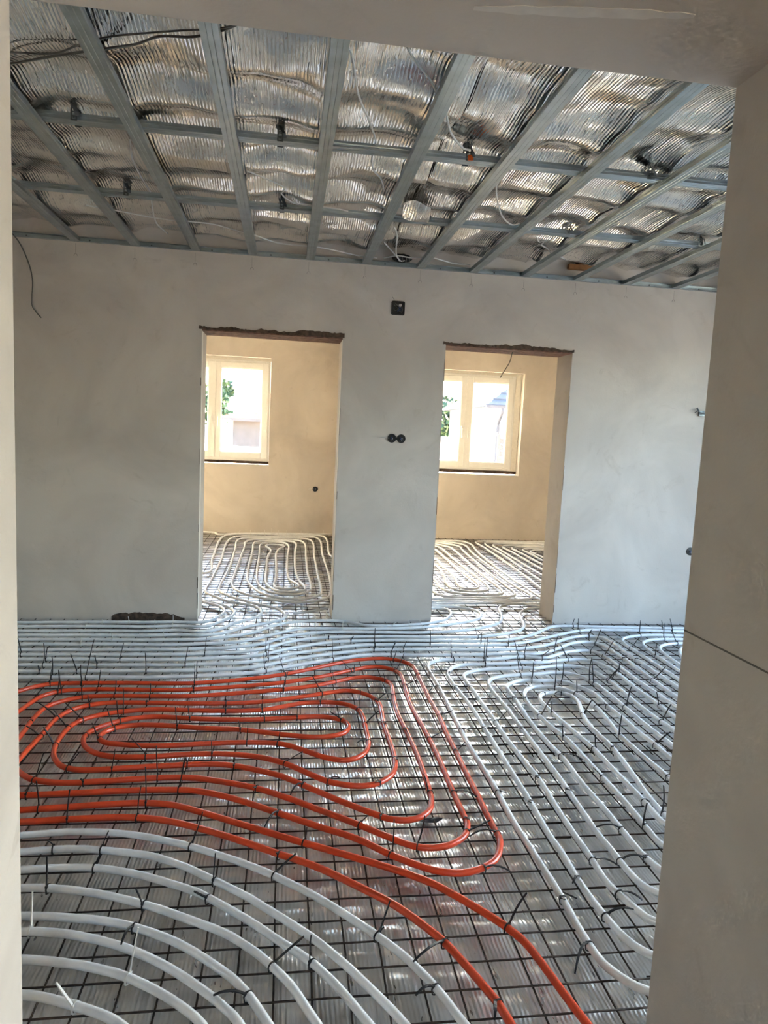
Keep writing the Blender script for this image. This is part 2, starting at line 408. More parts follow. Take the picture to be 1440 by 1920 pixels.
# traced pipe runs on the floor (millimetres) and cable ties (x, y, run direction, tip of the tail, metres)
PIPES = {
'orange': '612,1407 582,1564 565,1621 506,1770 468,1840 411,1922 346,1998 197,2131 119,2193 1,2267 -116,2344 -202,2396 -326,2461 -419,2496 -497,2512 -577,2518 -737,2515 -897,2509 -1017,2512 -1097,2517 -1156,2525 -1234,2542 -1310,2567 -1365,2590 -1434,2631 -1482,2667 -1538,2723 -1573,2772 -1602,2824 -1630,2899 -1645,2977 -1650,3057 -1643,3156 -1623,3254 -1593,3350 -1547,3460 -1490,3566 -1402,3699 -1319,3812 -1292,3840 -1260,3864 -1205,3885 -1146,3892 -946,3892 -746,3887 -646,3883 -526,3882 -427,3892 -289,3918 -136,3962 -60,3989 13,4021 101,4067 221,4140 357,4225 445,4271 482,4286 540,4301 599,4310 639,4311 678,4304 715,4291 763,4257 787,4227 805,4192 816,4154 820,4115 817,3915 813,3715 814,3575 816,3415 813,3315 808,3195 807,3015 803,2815 803,2695 803,2575 800,2455 801,2315 795,2276 774,2221 754,2188 726,2160 676,2130 619,2117 580,2120 524,2139 473,2170 425,2206 379,2245 308,2315 245,2364 161,2417 29,2508 -121,2608 -208,2656 -282,2687 -320,2699 -359,2706 -479,2713 -619,2711 -738,2704 -878,2697 -978,2697 -1038,2700 -1095,2714 -1128,2733 -1152,2762 -1160,2780 -1168,2818 -1167,2877 -1149,3036 -1144,3116 -1144,3216 -1154,3396 -1151,3515 -1143,3554 -1128,3590 -1104,3621 -1059,3660 -1007,3687 -949,3698 -789,3699 -649,3694 -510,3691 -410,3700 -272,3724 -154,3747 -17,3773 61,3793 136,3818 211,3848 264,3875 369,3934 423,3959 481,3971 520,3969 539,3964 574,3949 590,3937 614,3908 628,3873 634,3814 615,3615 607,3455 610,3335 616,3215 620,3095 622,2975 620,2795 612,2615 603,2557 590,2520 569,2487 541,2461 506,2446 468,2444 430,2454 396,2473 258,2588 154,2682 35,2789 3,2812 -49,2841 -121,2877 -176,2899 -234,2914 -314,2921 -413,2916 -533,2910 -633,2901 -752,2891 -812,2896 -849,2908 -865,2917 -894,2943 -926,2993 -949,3048 -965,3126 -969,3206 -967,3266 -959,3325 -947,3362 -928,3396 -886,3438 -852,3459 -798,3484 -701,3509 -622,3516 -562,3514 -443,3502 -323,3493 -203,3492 -123,3496 -64,3507 -27,3519 82,3569 138,3588 217,3596 257,3595 296,3588 333,3574 350,3565 365,3553 391,3524 401,3507 414,3470 424,3391 422,3271 420,3131 409,3053 397,3015 378,2981 352,2952 319,2934 282,2930 264,2934 228,2949 178,2982 71,3072 19,3101 -19,3112 -78,3119 -178,3121 -278,3119 -477,3106 -597,3109 -695,3126 -752,3142 -781,3164 -798,3196 -800,3214 -793,3251 -785,3267 -758,3295 -742,3306 -706,3321 -667,3329 -628,3331 -529,3322 -392,3292 -273,3275 -155,3256 37,3200 134,3176 193,3171 233,3175 270,3186 288,3195 317,3219 334,3252 340,3290 334,3328 315,3360 285,3384 231,3405 192,3410 152,3410 33,3397 -87,3383 -186,3379 -366,3391 -563,3423 -623,3423 -662,3418 -700,3408 -736,3391 -768,3368 -811,3327 -836,3296 -856,3262 -865,3225 -864,3186 -847,3130 -815,3080 -771,3041 -718,3015 -660,3003 -600,3000 -500,3004 -381,3015 -301,3015 -221,3009 -143,2995 -67,2970 3,2933 66,2883 180,2772 229,2738 284,2716 323,2708 362,2708 399,2718 433,2739 473,2781 492,2816 508,2873 517,2972 517,3132 517,3292 524,3412 529,3532 527,3572 521,3611 498,3665 475,3698 448,3726 416,3748 399,3756 362,3760 324,3752 174,3695 25,3639 -52,3617 -131,3602 -230,3594 -430,3590 -629,3605 -809,3612 -849,3609 -888,3601 -943,3580 -991,3545 -1014,3514 -1032,3479 -1048,3421 -1055,3362 -1058,3222 -1067,3082 -1070,2983 -1065,2944 -1059,2926 -1038,2894 -1012,2864 -983,2837 -950,2815 -895,2795 -836,2786 -776,2786 -636,2798 -497,2810 -397,2810 -337,2803 -298,2794 -148,2741 -58,2697 58,2619 167,2532 277,2445 428,2314 477,2280 513,2266 552,2262 590,2268 609,2274 642,2294 671,2320 692,2353 705,2390 710,2429 709,2569 710,2729 713,2869 713,3029 709,3169 703,3309 697,3449 694,3589 705,3768 717,3968 713,4027 694,4083 671,4114 657,4127 623,4146 585,4154 566,4154 510,4139 421,4093 284,4010 159,3947 11,3888 -125,3852 -242,3828 -360,3807 -519,3785 -619,3783 -799,3791 -998,3797 -1097,3787 -1135,3776 -1152,3767 -1168,3756 -1195,3728 -1215,3694 -1226,3656 -1255,3479 -1273,3380 -1295,3262 -1314,3164 -1335,3046 -1347,2947 -1350,2847 -1339,2768 -1326,2731 -1307,2697 -1267,2653 -1235,2631 -1199,2614 -1121,2595 -1022,2587 -862,2592 -723,2604 -563,2615 -483,2613 -405,2600 -349,2579 -244,2522 -106,2441 49,2349 205,2260 361,2170 446,2117 509,2068 577,1995 665,1886 707,1818 722,1781 732,1743 771,1547 809,1392',
'W1': '-1363,2407 -1263,2410 -1143,2414 -1043,2416 -923,2419 -744,2434 -645,2430 -546,2417 -468,2397 -374,2363 -247,2305 -78,2202 33,2117 138,2025 260,1893 348,1784 391,1717 437,1628 481,1517 567,1359',
'W2': '-1328,2309 -1229,2312 -1109,2316 -1010,2318 -890,2321 -731,2334 -671,2334 -592,2325 -433,2285 -362,2253 -311,2223 -261,2190 -104,2067 -31,2000 110,1858 196,1749 241,1683 305,1582 362,1477 420,1372',
'W3': '-1291,2212 -1151,2216 -1011,2220 -870,2224 -710,2230 -610,2228 -551,2219 -493,2203 -418,2175 -346,2140 -258,2092 -209,2059 -73,1942 12,1857 98,1773 147,1710 190,1643 257,1520 335,1379',
'W4': '-1260,2123 -1160,2126 -1041,2130 -941,2134 -821,2138 -721,2134 -643,2121 -546,2096 -453,2062 -343,2013 -273,1975 -138,1895 -63,1829 -22,1786 27,1723 60,1673 131,1530 208,1390',
'W5': '-1214,1991 -1015,1997 -916,2001 -796,2006 -697,2004 -618,1995 -520,1978 -443,1957 -388,1935 -317,1899 -250,1856 -174,1793 -102,1724 -77,1694 -43,1644 24,1522 91,1400',
'W6': '-1188,1927 -988,1933 -889,1936 -769,1941 -690,1941 -630,1935 -572,1924 -514,1906 -458,1885 -387,1851 -302,1798 -224,1737 -150,1670 -109,1626 -72,1579 26,1406',
'W7': '-1149,1815 -1029,1819 -910,1822 -790,1828 -671,1830 -631,1827 -572,1816 -495,1797 -438,1778 -383,1755 -314,1715 -249,1669 -189,1617 -163,1587 -142,1554 -65,1414',
'W8': '-1104,1695 -1004,1698 -884,1701 -784,1706 -664,1711 -604,1707 -565,1698 -509,1678 -435,1647 -382,1620 -350,1597 -326,1567 -250,1426',
'P1': '-2255,5090 -2135,5090 -2015,5090 -1895,5089 -1775,5090 -1596,5096 -1396,5102 -1196,5108 -996,5113 -877,5121 -757,5131 -638,5125 -599,5126 -580,5130 -545,5146 -515,5171 -502,5186 -486,5220 -472,5277 -446,5352 -437,5390 -435,5429 -439,5469 -448,5508 -462,5545 -480,5580 -503,5612 -545,5655 -606,5705 -632,5734 -653,5768 -702,5878 -756,6028 -817,6197 -876,6345 -937,6471 -991,6555 -1030,6600 -1061,6624 -1096,6642 -1134,6654 -1213,6664 -1393,6664 -1432,6670 -1468,6684 -1500,6706 -1526,6735 -1555,6786 -1575,6843 -1591,6921 -1601,7000 -1614,7140 -1629,7299 -1642,7498 -1648,7698 -1650,7898 -1650,7998 -1648,8118 -1642,8317 -1630,8517 -1616,8676 -1592,8854 -1561,9052 -1538,9169 -1517,9246 -1489,9321 -1462,9374 -1439,9407 -1412,9436 -1364,9471 -1291,9501 -1233,9516 -1174,9525 -1094,9531 -1034,9530 -975,9523 -937,9513 -907,9493 -897,9478 -890,9461 -882,9405 -876,9390 -867,9378 -853,9371 -837,9370 -801,9379 -674,9439 -618,9460 -522,9484 -404,9507 -206,9538 -87,9554 32,9568 171,9583 330,9597 489,9611 648,9626',
'P2': '-2218,4983 -2118,4983 -1998,4983 -1878,4983 -1758,4983 -1578,4988 -1398,4993 -1218,4997 -1018,5001 -918,5007 -780,5028 -740,5030 -701,5027 -605,5005 -567,5006 -549,5012 -518,5033 -479,5078 -449,5130 -380,5273 -364,5331 -357,5390 -360,5429 -375,5487 -400,5541 -445,5607 -515,5679 -604,5758 -630,5788 -650,5822 -672,5877 -694,5954 -732,6109 -774,6284 -816,6439 -855,6552 -896,6643 -917,6677 -942,6708 -971,6734 -1005,6754 -1042,6769 -1081,6779 -1258,6805 -1313,6826 -1344,6850 -1378,6898 -1408,6971 -1432,7068 -1444,7167 -1445,7207 -1440,7246 -1425,7278 -1413,7288 -1398,7292 -1364,7285 -1330,7266 -1281,7231 -1142,7116 -989,6987 -910,6926 -860,6893 -807,6868 -770,6863 -754,6867 -739,6876 -717,6905 -703,6962 -700,7062 -709,7181 -725,7320 -742,7479 -750,7599 -753,7719 -757,7859 -765,8059 -774,8259 -782,8458 -785,8558 -789,8678 -790,8798 -790,8918 -783,9078 -774,9157 -757,9235 -737,9291 -716,9325 -689,9353 -639,9384 -583,9404 -505,9422 -386,9438 -247,9451 -87,9464 52,9481 211,9499 310,9504 370,9501 409,9494 446,9481 478,9459 492,9445 521,9394 534,9357 547,9298 557,9179 558,9019 554,8859 546,8679 539,8519 532,8340 529,8220 529,8100 534,8000 545,7921 562,7843 600,7708 616,7630 627,7530 636,7411 641,7311 645,7191 645,6991 637,6791 621,6612 602,6473 580,6335 554,6197 524,6061 496,5944 463,5829 432,5734 402,5660 375,5606 354,5572 329,5541 287,5500 255,5476 204,5445 149,5420 92,5401',
'P3': '-2181,4877 -2081,4877 -1961,4877 -1841,4877 -1721,4878 -1541,4882 -1361,4886 -1181,4890 -981,4893 -901,4897 -762,4916 -723,4917 -683,4912 -588,4884 -549,4883 -530,4886 -494,4902 -461,4924 -431,4950 -396,4998 -363,5070 -342,5104 -257,5188 -219,5234 -196,5267 -178,5302 -164,5339 -152,5398 -152,5437 -157,5477 -166,5515 -182,5552 -216,5601 -259,5642 -291,5666 -409,5741 -440,5766 -481,5809 -541,5889 -618,6006 -641,6061 -654,6119 -659,6219 -656,6359 -653,6519 -653,6639 -653,6779 -653,6899 -653,7039 -653,7159 -653,7299 -653,7419 -653,7559 -658,7759 -666,7958 -674,8158 -682,8358 -685,8478 -687,8618 -687,8718 -683,8838 -669,8997 -657,9056 -645,9094 -620,9148 -596,9180 -567,9207 -534,9229 -499,9246 -460,9257 -401,9267 -302,9276 -183,9290 -25,9318 152,9347 272,9357 331,9352 368,9339 400,9317 412,9302 429,9267 448,9189 460,9110 466,9031 469,8911 467,8731 461,8571 455,8411 450,8251 447,8091 447,7951 448,7811 449,7671 450,7511 452,7371 453,7231 454,7091 454,6931 452,6731 451,6631 449,6511 442,6312 431,6192 417,6053 406,5994 387,5937 358,5885 320,5840 258,5790 204,5763 166,5752 107,5748 67,5752 30,5763 -22,5793 -120,5862 -218,5931 -262,5972 -303,6015 -361,6097 -404,6187 -424,6243 -439,6301 -454,6400 -461,6540 -460,6700 -458,6860 -459,7000 -460,7160 -460,7299 -460,7459 -460,7559 -459,7679 -459,7799 -458,7919 -458,8019 -458,8139 -457,8259 -457,8379 -461,8519 -468,8679 -467,8759 -461,8819 -449,8877 -431,8934 -413,8969 -387,8998 -371,9010 -335,9026 -296,9034 -217,9040 -97,9039 43,9040 103,9035 141,9026 176,9008 203,8980 230,8927 246,8870 257,8811 263,8751 268,8591 266,8391 263,8271 259,8152 256,8032 253,7892 252,7692 250,7492 248,7292 247,7092 247,6972 248,6852 254,6672 262,6492 262,6352 253,6233 244,6194 231,6156 204,6103 181,6070 153,6043 137,6032 119,6025 81,6020 22,6031 -32,6055 -78,6092 -104,6122 -125,6156 -160,6228 -193,6322 -215,6420 -236,6578 -246,6758 -252,6958 -254,7058 -256,7178 -259,7358 -260,7558 -262,7738 -264,7938 -268,8057 -273,8177 -277,8297 -280,8437 -275,8577 -259,8675 -249,8714 -234,8751 -212,8782 -197,8794 -161,8809 -122,8813 -62,8809 -25,8797 7,8775 19,8760 35,8724 45,8686 60,8587 65,8447 63,8307 57,8147 52,8008 47,7848 46,7688 45,7508 43,7348 42,7168 43,7028 47,6868 55,6748 69,6649 89,6572 139,6442 148,6403 151,6363 144,6325 136,6308 112,6277 81,6254 63,6246 26,6243 -11,6256 -40,6281 -51,6297 -65,6333 -74,6392 -76,6472 -62,6631 -60,6791 -61,6911 -63,7051 -65,7171 -67,7311 -70,7431 -74,7571 -77,7691 -80,7831 -81,7950 -79,8070 -73,8170 -58,8269 -26,8405 6,8520 7,8539 2,8557 -7,8573 -34,8601 -68,8619 -87,8624 -106,8626 -144,8620 -178,8602 -192,8588 -201,8573 -209,8536 -202,8477 -152,8283 -143,8204 -145,8104 -155,7984 -166,7845 -170,7705 -171,7585 -169,7465 -167,7345 -164,7205 -162,7085 -159,6945 -160,6765 -157,6585 -146,6466 -122,6349 -90,6254 -53,6183 -27,6155 -11,6144 7,6137 46,6129 85,6128 124,6134 160,6149 175,6161 187,6175 201,6211 206,6251 206,6310 199,6370 167,6527 150,6686 140,6805 133,6925 129,7045 127,7165 125,7365 126,7565 127,7705 129,7845 131,7985 134,8145 138,8264 145,8384 152,8504 156,8624 153,8724 142,8803 133,8842 117,8877 90,8904 55,8920 -4,8927 -84,8924 -163,8911 -240,8890 -276,8874 -308,8852 -322,8838 -341,8804 -354,8746 -364,8607 -363,8487 -355,8287 -351,8187 -349,8067 -347,7867 -348,7667 -348,7467 -348,7367 -347,7247 -344,7047 -339,6847 -336,6747 -328,6628 -305,6469 -267,6314 -216,6163 -173,6073 -117,5990 -47,5918 -17,5893 17,5872 54,5859 93,5856 133,5859 172,5868 208,5884 240,5906 268,5935 291,5967 317,6021 329,6059 342,6158 347,6278 350,6398 348,6578 345,6777 345,6917 346,7057 346,7197 347,7337 347,7477 347,7617 347,7757 348,7897 352,8097 359,8297 366,8497 369,8697 364,8897 357,8976 346,9035 329,9093 313,9129 290,9161 260,9185 223,9199 164,9205 104,9202 25,9192 -152,9159 -329,9127 -407,9107 -463,9086 -512,9054 -537,9024 -547,9007 -559,8970 -571,8891 -577,8811 -577,8731 -566,8531 -556,8331 -553,8212 -550,8072 -547,7932 -543,7792 -540,7652 -538,7512 -535,7372 -534,7232 -533,7072 -535,6912 -538,6792 -544,6652 -549,6532 -553,6392 -551,6252 -545,6173 -532,6115 -503,6040 -465,5970 -430,5921 -377,5861 -308,5789 -223,5704 -71,5575 -32,5530 -11,5496 6,5460 19,5422 32,5344 28,5285 22,5266 5,5230 -32,5183 -89,5128 -136,5091 -219,5036 -250,5010 -358,4892 -387,4865 -419,4842 -454,4822 -510,4802 -569,4796 -668,4809 -707,4811 -866,4797 -966,4792 -1146,4790 -1326,4786 -1506,4783 -1686,4780 -1786,4779 -1906,4779 -2026,4779 -2146,4779',
'P5': '-2112,4682 -1992,4682 -1852,4682 -1732,4682 -1592,4683 -1472,4685 -1352,4687 -1232,4689 -1112,4690 -992,4692 -872,4694 -752,4696 -632,4698 -552,4703 -475,4722 -400,4751 -310,4794 -242,4835 -195,4872 -167,4901 -72,5029 -17,5086 14,5112 47,5133 83,5150 140,5169 218,5185 298,5195 357,5198 417,5194 473,5176 554,5119 606,5090 663,5072 702,5067 762,5068 841,5078 959,5100 1036,5121 1110,5150 1181,5188 1244,5236 1283,5281 1321,5351 1345,5406 1357,5444 1364,5483 1366,5522 1359,5559 1350,5576 1338,5589 1323,5599 1287,5609 1167,5611 1067,5617 948,5623 848,5628 728,5634',
'P6': '-2077,4582 -1977,4582 -1857,4582 -1737,4582 -1617,4582 -1437,4584 -1257,4586 -1077,4589 -897,4591 -797,4591 -677,4591 -578,4595 -498,4605 -420,4619 -342,4637 -285,4657 -232,4684 -181,4716 -134,4752 -31,4847 61,4924 111,4956 166,4979 205,4987 244,4990 424,4989 624,4988 764,4993 864,5000 943,5012 1040,5035 1135,5065 1229,5099 1338,5148 1426,5197 1507,5254 1548,5297 1569,5331 1585,5367 1596,5405 1602,5444 1602,5484 1595,5523 1580,5559 1570,5575 1543,5604 1495,5638 1440,5662 1382,5676 1303,5683 1163,5691 1023,5697 884,5704 744,5711',
'P7': '-2040,4477 -1920,4477 -1799,4477 -1679,4477 -1559,4477 -1359,4479 -1158,4481 -958,4483 -858,4484 -738,4485 -597,4492 -438,4511 -359,4523 -301,4537 -225,4563 -171,4589 -120,4621 -90,4646 5,4749 66,4800 153,4850 209,4872 247,4883 306,4894 386,4899 506,4899 627,4897 807,4901 1007,4905 1167,4920 1226,4930 1284,4944 1397,4984 1505,5038 1556,5070 1604,5105 1662,5160 1685,5192 1705,5227 1743,5319 1764,5396 1792,5554 1817,5630 1835,5665 1858,5697 1900,5740 1932,5763 1967,5782 2005,5796 2044,5804 2103,5810 2283,5817 2444,5815 2624,5815',
'P8': '-2006,4380 -1846,4380 -1686,4380 -1526,4380 -1367,4381 -1207,4382 -1047,4383 -887,4383 -708,4385 -568,4392 -409,4410 -292,4431 -235,4449 -180,4473 -128,4502 -95,4525 23,4632 88,4678 140,4707 194,4733 289,4764 367,4778 447,4787 546,4793 666,4796 826,4798 946,4793 1065,4789 1265,4792 1384,4803 1481,4825 1594,4865 1683,4910 1749,4954 1779,4981 1804,5011 1835,5062 1864,5136 1878,5194 1903,5332 1918,5390 1938,5446 1964,5500 1984,5534 2020,5581 2049,5609 2099,5639 2137,5651 2176,5658 2255,5661 2415,5659 2575,5659',
'P9': '-1974,4289 -1814,4289 -1653,4289 -1493,4289 -1313,4290 -1153,4290 -992,4290 -832,4291 -652,4291 -512,4300 -373,4315 -294,4327 -197,4353 -123,4383 -73,4415 5,4478 53,4513 139,4565 210,4603 320,4651 416,4677 575,4700 734,4710 875,4710 1055,4703 1255,4694 1355,4693 1474,4705 1533,4716 1591,4731 1629,4745 1683,4769 1803,4843 1866,4892 1951,4976 2038,5059 2071,5080 2089,5087 2128,5096 2207,5099 2307,5097 2507,5086 2607,5081 2727,5074 2927,5062 3027,5057 3147,5052 3267,5051 3388,5052 3508,5052 3648,5052',
'P10': '-1940,4194 -1780,4194 -1620,4194 -1460,4194 -1300,4194 -1140,4194 -979,4194 -819,4194 -639,4193 -459,4207 -319,4213 -260,4222 -184,4245 -111,4278 -61,4310 36,4381 89,4410 179,4454 289,4502 400,4547 476,4573 534,4588 633,4601 773,4605 913,4608 1053,4607 1153,4603 1273,4598 1353,4599 1493,4613 1571,4627 1629,4642 1705,4669 1795,4713 1964,4819 2085,4890 2207,4960 2280,4990 2339,5004 2398,5010 2478,5009 2638,4999 2798,4988 2958,4976 3118,4968 3238,4967 3358,4968 3478,4968 3598,4968',
'P11': '-1903,4089 -1763,4089 -1603,4089 -1443,4089 -1283,4088 -1123,4087 -962,4086 -802,4086 -642,4086 -542,4091 -422,4102 -283,4115 -205,4134 -131,4163 -78,4191 56,4277 163,4333 272,4383 383,4429 476,4465 534,4483 592,4496 652,4502 852,4502 952,4504 1072,4504 1212,4499 1372,4493 1452,4498 1531,4511 1707,4548 1782,4574 1836,4602 1904,4643 2063,4765 2131,4807 2167,4824 2204,4836 2243,4840 2263,4839 2299,4828 2315,4819 2340,4790 2355,4754 2365,4696 2367,4636 2357,4476 2358,4316 2358,4156 2357,3996 2356,3816 2360,3695 2368,3556 2375,3416 2382,3276',
'P12': '-1867,3986 -1727,3986 -1587,3986 -1447,3986 -1307,3985 -1167,3984 -1027,3982 -887,3981 -727,3980 -548,3991 -428,4004 -290,4020 -212,4038 -118,4071 -64,4098 57,4168 219,4246 329,4294 458,4349 514,4369 572,4384 612,4389 672,4392 772,4388 891,4381 1011,4382 1131,4387 1251,4393 1371,4402 1510,4412 1669,4410 1708,4417 1764,4437 1833,4477 1881,4513 1987,4605 2052,4651 2087,4668 2125,4680 2164,4684 2183,4682 2218,4669 2244,4643 2261,4608 2272,4550 2274,4410 2277,4270 2268,4071 2261,3871 2258,3751 2258,3631 2261,3511 2269,3371 2275,3251 2282,3112',
'Q1': '1436,1539 1337,1549 1217,1561 1077,1568 1019,1578 984,1593 954,1618 922,1668 909,1705 903,1764 901,1864 904,1983 897,2183 893,2283 888,2403 890,2523 893,2663 888,2863 885,2963 883,3083 887,3243 892,3403 897,3563 901,3743 903,3923 902,4103 906,4143 916,4181 933,4216 959,4246 990,4268 1027,4283 1105,4295 1265,4299 1345,4306 1404,4317 1520,4345 1579,4354 1618,4352 1691,4327 1727,4327 1745,4332 1779,4351 1911,4441 1965,4466 2023,4482 2062,4486 2099,4481 2116,4474 2129,4462 2140,4447 2153,4411 2164,4353 2169,4293 2170,4153 2165,4033 2162,3913 2166,3773 2171,3633 2176,3493 2184,3333',
'Q2': '1514,1659 1415,1669 1295,1681 1155,1689 1097,1698 1064,1716 1039,1745 1023,1781 1013,1819 1001,1898 995,1978 993,2078 996,2198 991,2318 996,2438 1002,2578 1003,2678 1004,2798 1005,2899 1008,3019 1009,3119 1010,3239 1014,3359 1016,3479 1013,3599 1004,3759 997,3939 1000,3999 1016,4056 1043,4109 1080,4155 1112,4178 1149,4191 1208,4200 1387,4212 1526,4234 1565,4234 1625,4230 1664,4232 1702,4243 1795,4277 1893,4296 1933,4298 1972,4294 2007,4280 2022,4269 2046,4238 2062,4203 2079,4145 2086,4086 2088,3986 2080,3786 2083,3666 2086,3546 2084,3345 2091,3185',
'Q3': '1591,1794 1492,1804 1372,1815 1232,1821 1175,1831 1143,1851 1123,1882 1090,1996 1083,2035 1082,2074 1087,2174 1087,2294 1089,2414 1095,2554 1103,2714 1094,2894 1087,3094 1088,3214 1092,3354 1090,3474 1088,3614 1088,3754 1086,3894 1089,3953 1097,3992 1114,4026 1127,4040 1157,4065 1210,4092 1287,4112 1387,4120 1505,4130 1578,4122 1596,4123 1706,4161 1785,4173 1825,4173 1863,4166 1899,4151 1914,4140 1936,4109 1949,4072 1966,3994 1976,3915 1979,3815 1974,3675 1969,3535 1969,3415 1974,3315 1987,3176 1995,3036',
'Q4': '1669,1922 1569,1932 1449,1943 1309,1949 1270,1954 1234,1967 1220,1978 1207,1992 1191,2027 1183,2085 1181,2205 1178,2325 1186,2505 1195,2705 1197,2886 1199,3066 1201,3246 1205,3447 1202,3587 1199,3747 1202,3807 1208,3846 1220,3884 1240,3918 1267,3946 1283,3957 1337,3980 1453,4009 1492,4016 1565,4020 1661,4041 1700,4042 1739,4036 1775,4021 1791,4011 1818,3983 1837,3949 1850,3911 1862,3852 1870,3773 1875,3612 1873,3452 1871,3272 1879,3092 1888,2912',
'Q5': '1402,2018 1333,2057 1306,2082 1291,2116 1280,2193 1281,2332 1282,2472 1279,2572 1276,2692 1281,2792 1285,2912 1274,3092 1273,3292 1281,3452 1293,3612 1297,3772 1305,3809 1314,3826 1339,3855 1371,3879 1406,3898 1442,3909 1476,3910 1521,3900 1596,3906 1635,3902 1669,3886 1697,3860 1730,3810 1770,3741 1784,3704 1789,3665 1781,3506 1788,3346 1786,3185 1795,3026 1796,2865 1803,2725',
'Q6': '1492,2150 1439,2179 1407,2200 1396,2214 1387,2230 1381,2267 1386,2387 1391,2527 1391,2647 1390,2767 1389,2887 1387,3027 1380,3126 1359,3244 1352,3304 1347,3484 1349,3564 1355,3623 1368,3682 1382,3719 1413,3769 1442,3794 1459,3804 1496,3813 1515,3813 1554,3807 1608,3785 1636,3759 1665,3708 1684,3651 1700,3573 1708,3494 1704,3414 1694,3314 1679,3195 1673,3116 1674,3016 1677,2896 1684,2736 1693,2556',
'Q7': '1574,2287 1522,2315 1490,2336 1478,2350 1470,2366 1464,2403 1472,2562 1472,2761 1473,2861 1473,2980 1467,3060 1455,3159 1443,3278 1434,3417 1428,3556 1436,3615 1449,3652 1470,3683 1501,3703 1519,3709 1557,3711 1594,3703 1609,3693 1632,3665 1638,3648 1642,3609 1630,3531 1586,3378 1571,3280 1565,3200 1570,3041 1566,2961 1547,2803 1532,2704 1513,2586 1505,2507 1503,2407 1509,2268',
'S1': '3434,4860 3254,4860 3074,4860 2974,4862 2854,4865 2714,4860 2636,4845 2580,4825 2527,4797 2497,4771 2485,4756 2466,4722 2455,4684 2446,4625 2443,4565 2445,4405 2445,4245 2441,4085 2437,3905 2447,3706 2457,3506',
'S2': '3376,4762 3197,4762 2998,4762 2859,4766 2779,4762 2721,4750 2685,4736 2635,4704 2608,4676 2580,4625 2557,4549 2549,4490 2541,4351 2534,4172 2533,4053 2542,3854 2552,3655',
'S3': '3322,4671 3142,4671 2962,4671 2863,4666 2805,4653 2750,4630 2717,4609 2677,4566 2648,4514 2631,4457 2615,4339 2603,4220 2600,4100 2610,3941 2619,3761',
'S4': '3296,4591 3114,4591 2933,4593 2895,4586 2876,4579 2843,4558 2815,4530 2779,4482 2748,4430 2723,4375 2707,4317 2703,4237 2713,4077 2722,3896',
'D1': '1334,7894 1534,7899 1672,7916 1709,7909 1725,7900 1738,7887 1747,7870 1756,7832 1757,7793 1747,7653 1736,7514 1739,7354 1742,7194 1736,7014 1730,6914 1719,6795 1699,6677 1679,6558 1674,6439 1681,6400 1689,6383 1701,6369 1715,6357 1733,6350 1751,6348 1770,6350 1805,6365 1821,6376 1846,6406 1863,6441 1878,6499 1887,6579 1891,6698 1889,6838 1884,6998 1879,7158 1877,7318 1877,7438 1878,7558 1879,7678 1881,7818 1882,7938 1883,8078 1884,8198 1885,8338 1889,8458 1885,8517 1870,8553 1859,8567 1843,8578 1807,8588 1767,8589 1648,8583 1448,8583',
'D2': '1239,7561 1438,7566 1557,7583 1596,7583 1614,7578 1630,7569 1643,7556 1660,7522 1671,7463 1675,7404 1666,7224 1647,7046 1626,6867 1608,6769 1584,6652 1572,6513 1571,6453 1576,6393 1586,6355 1602,6319 1627,6289 1642,6277 1696,6253 1735,6244 1774,6240 1833,6248 1868,6264 1884,6276 1910,6305 1935,6359 1950,6416 1965,6515 1971,6655 1969,6854 1967,6954 1965,7074 1965,7253 1965,7453 1965,7633 1966,7832 1969,8012 1973,8112 1978,8231 1983,8351 1986,8471 1982,8670 1975,8750 1965,8788 1946,8822 1919,8849 1883,8864 1824,8868 1705,8861 1505,8861',
'D3': '1073,6758 1273,6763 1412,6779 1449,6773 1465,6764 1477,6751 1490,6715 1494,6676 1487,6576 1477,6457 1479,6397 1490,6298 1506,6240 1525,6206 1553,6178 1586,6156 1641,6134 1719,6120 1819,6115 1919,6124 1975,6142 2005,6166 2026,6199 2045,6255 2054,6314 2058,6374 2059,6554 2058,6734 2062,6894 2067,7054 2071,7174 2075,7314 2080,7454 2085,7594 2090,7714 2095,7834 2101,7954 2107,8093 2112,8213 2117,8353 2120,8473 2127,8613 2126,8673 2119,8732 2109,8771 2094,8808 2052,8876 2026,8906 1997,8933 1945,8962 1907,8972 1867,8975 1727,8970 1527,8970',
'D4': '960,6248 1160,6252 1299,6266 1337,6260 1352,6251 1363,6237 1369,6220 1374,6162 1382,6123 1399,6087 1423,6057 1439,6045 1475,6029 1513,6021 1573,6016 1733,6014 1854,6018 1953,6028 2011,6041 2065,6066 2095,6092 2107,6108 2125,6143 2141,6200 2153,6279 2157,6359 2155,6540 2153,6720 2155,6840 2160,6960 2166,7100 2174,7260 2181,7400 2188,7560 2196,7760 2200,7861 2205,7981 2208,8081 2213,8201 2217,8301 2223,8421 2231,8521 2245,8640 2258,8760 2258,8819 2253,8859 2234,8916 2201,8965 2157,9005 2122,9024 2085,9038 2007,9056 1908,9069 1728,9066 1547,9066',
'D5': '895,5930 1095,5934 1295,5938 1435,5935 1595,5932 1735,5930 1895,5927 2055,5932 2114,5941 2153,5951 2189,5967 2205,5978 2219,5991 2241,6024 2260,6080 2270,6139 2272,6219 2259,6379 2244,6558 2242,6658 2244,6798 2250,6958 2259,7138 2269,7318 2278,7498 2282,7597 2287,7717 2290,7817 2295,7937 2298,8037 2303,8157 2308,8277 2314,8397 2323,8517 2338,8636 2354,8755 2360,8835 2359,8915 2346,9014 2329,9071 2309,9105 2296,9120 2265,9143 2209,9161 2129,9169 1929,9174 1749,9173 1569,9172',
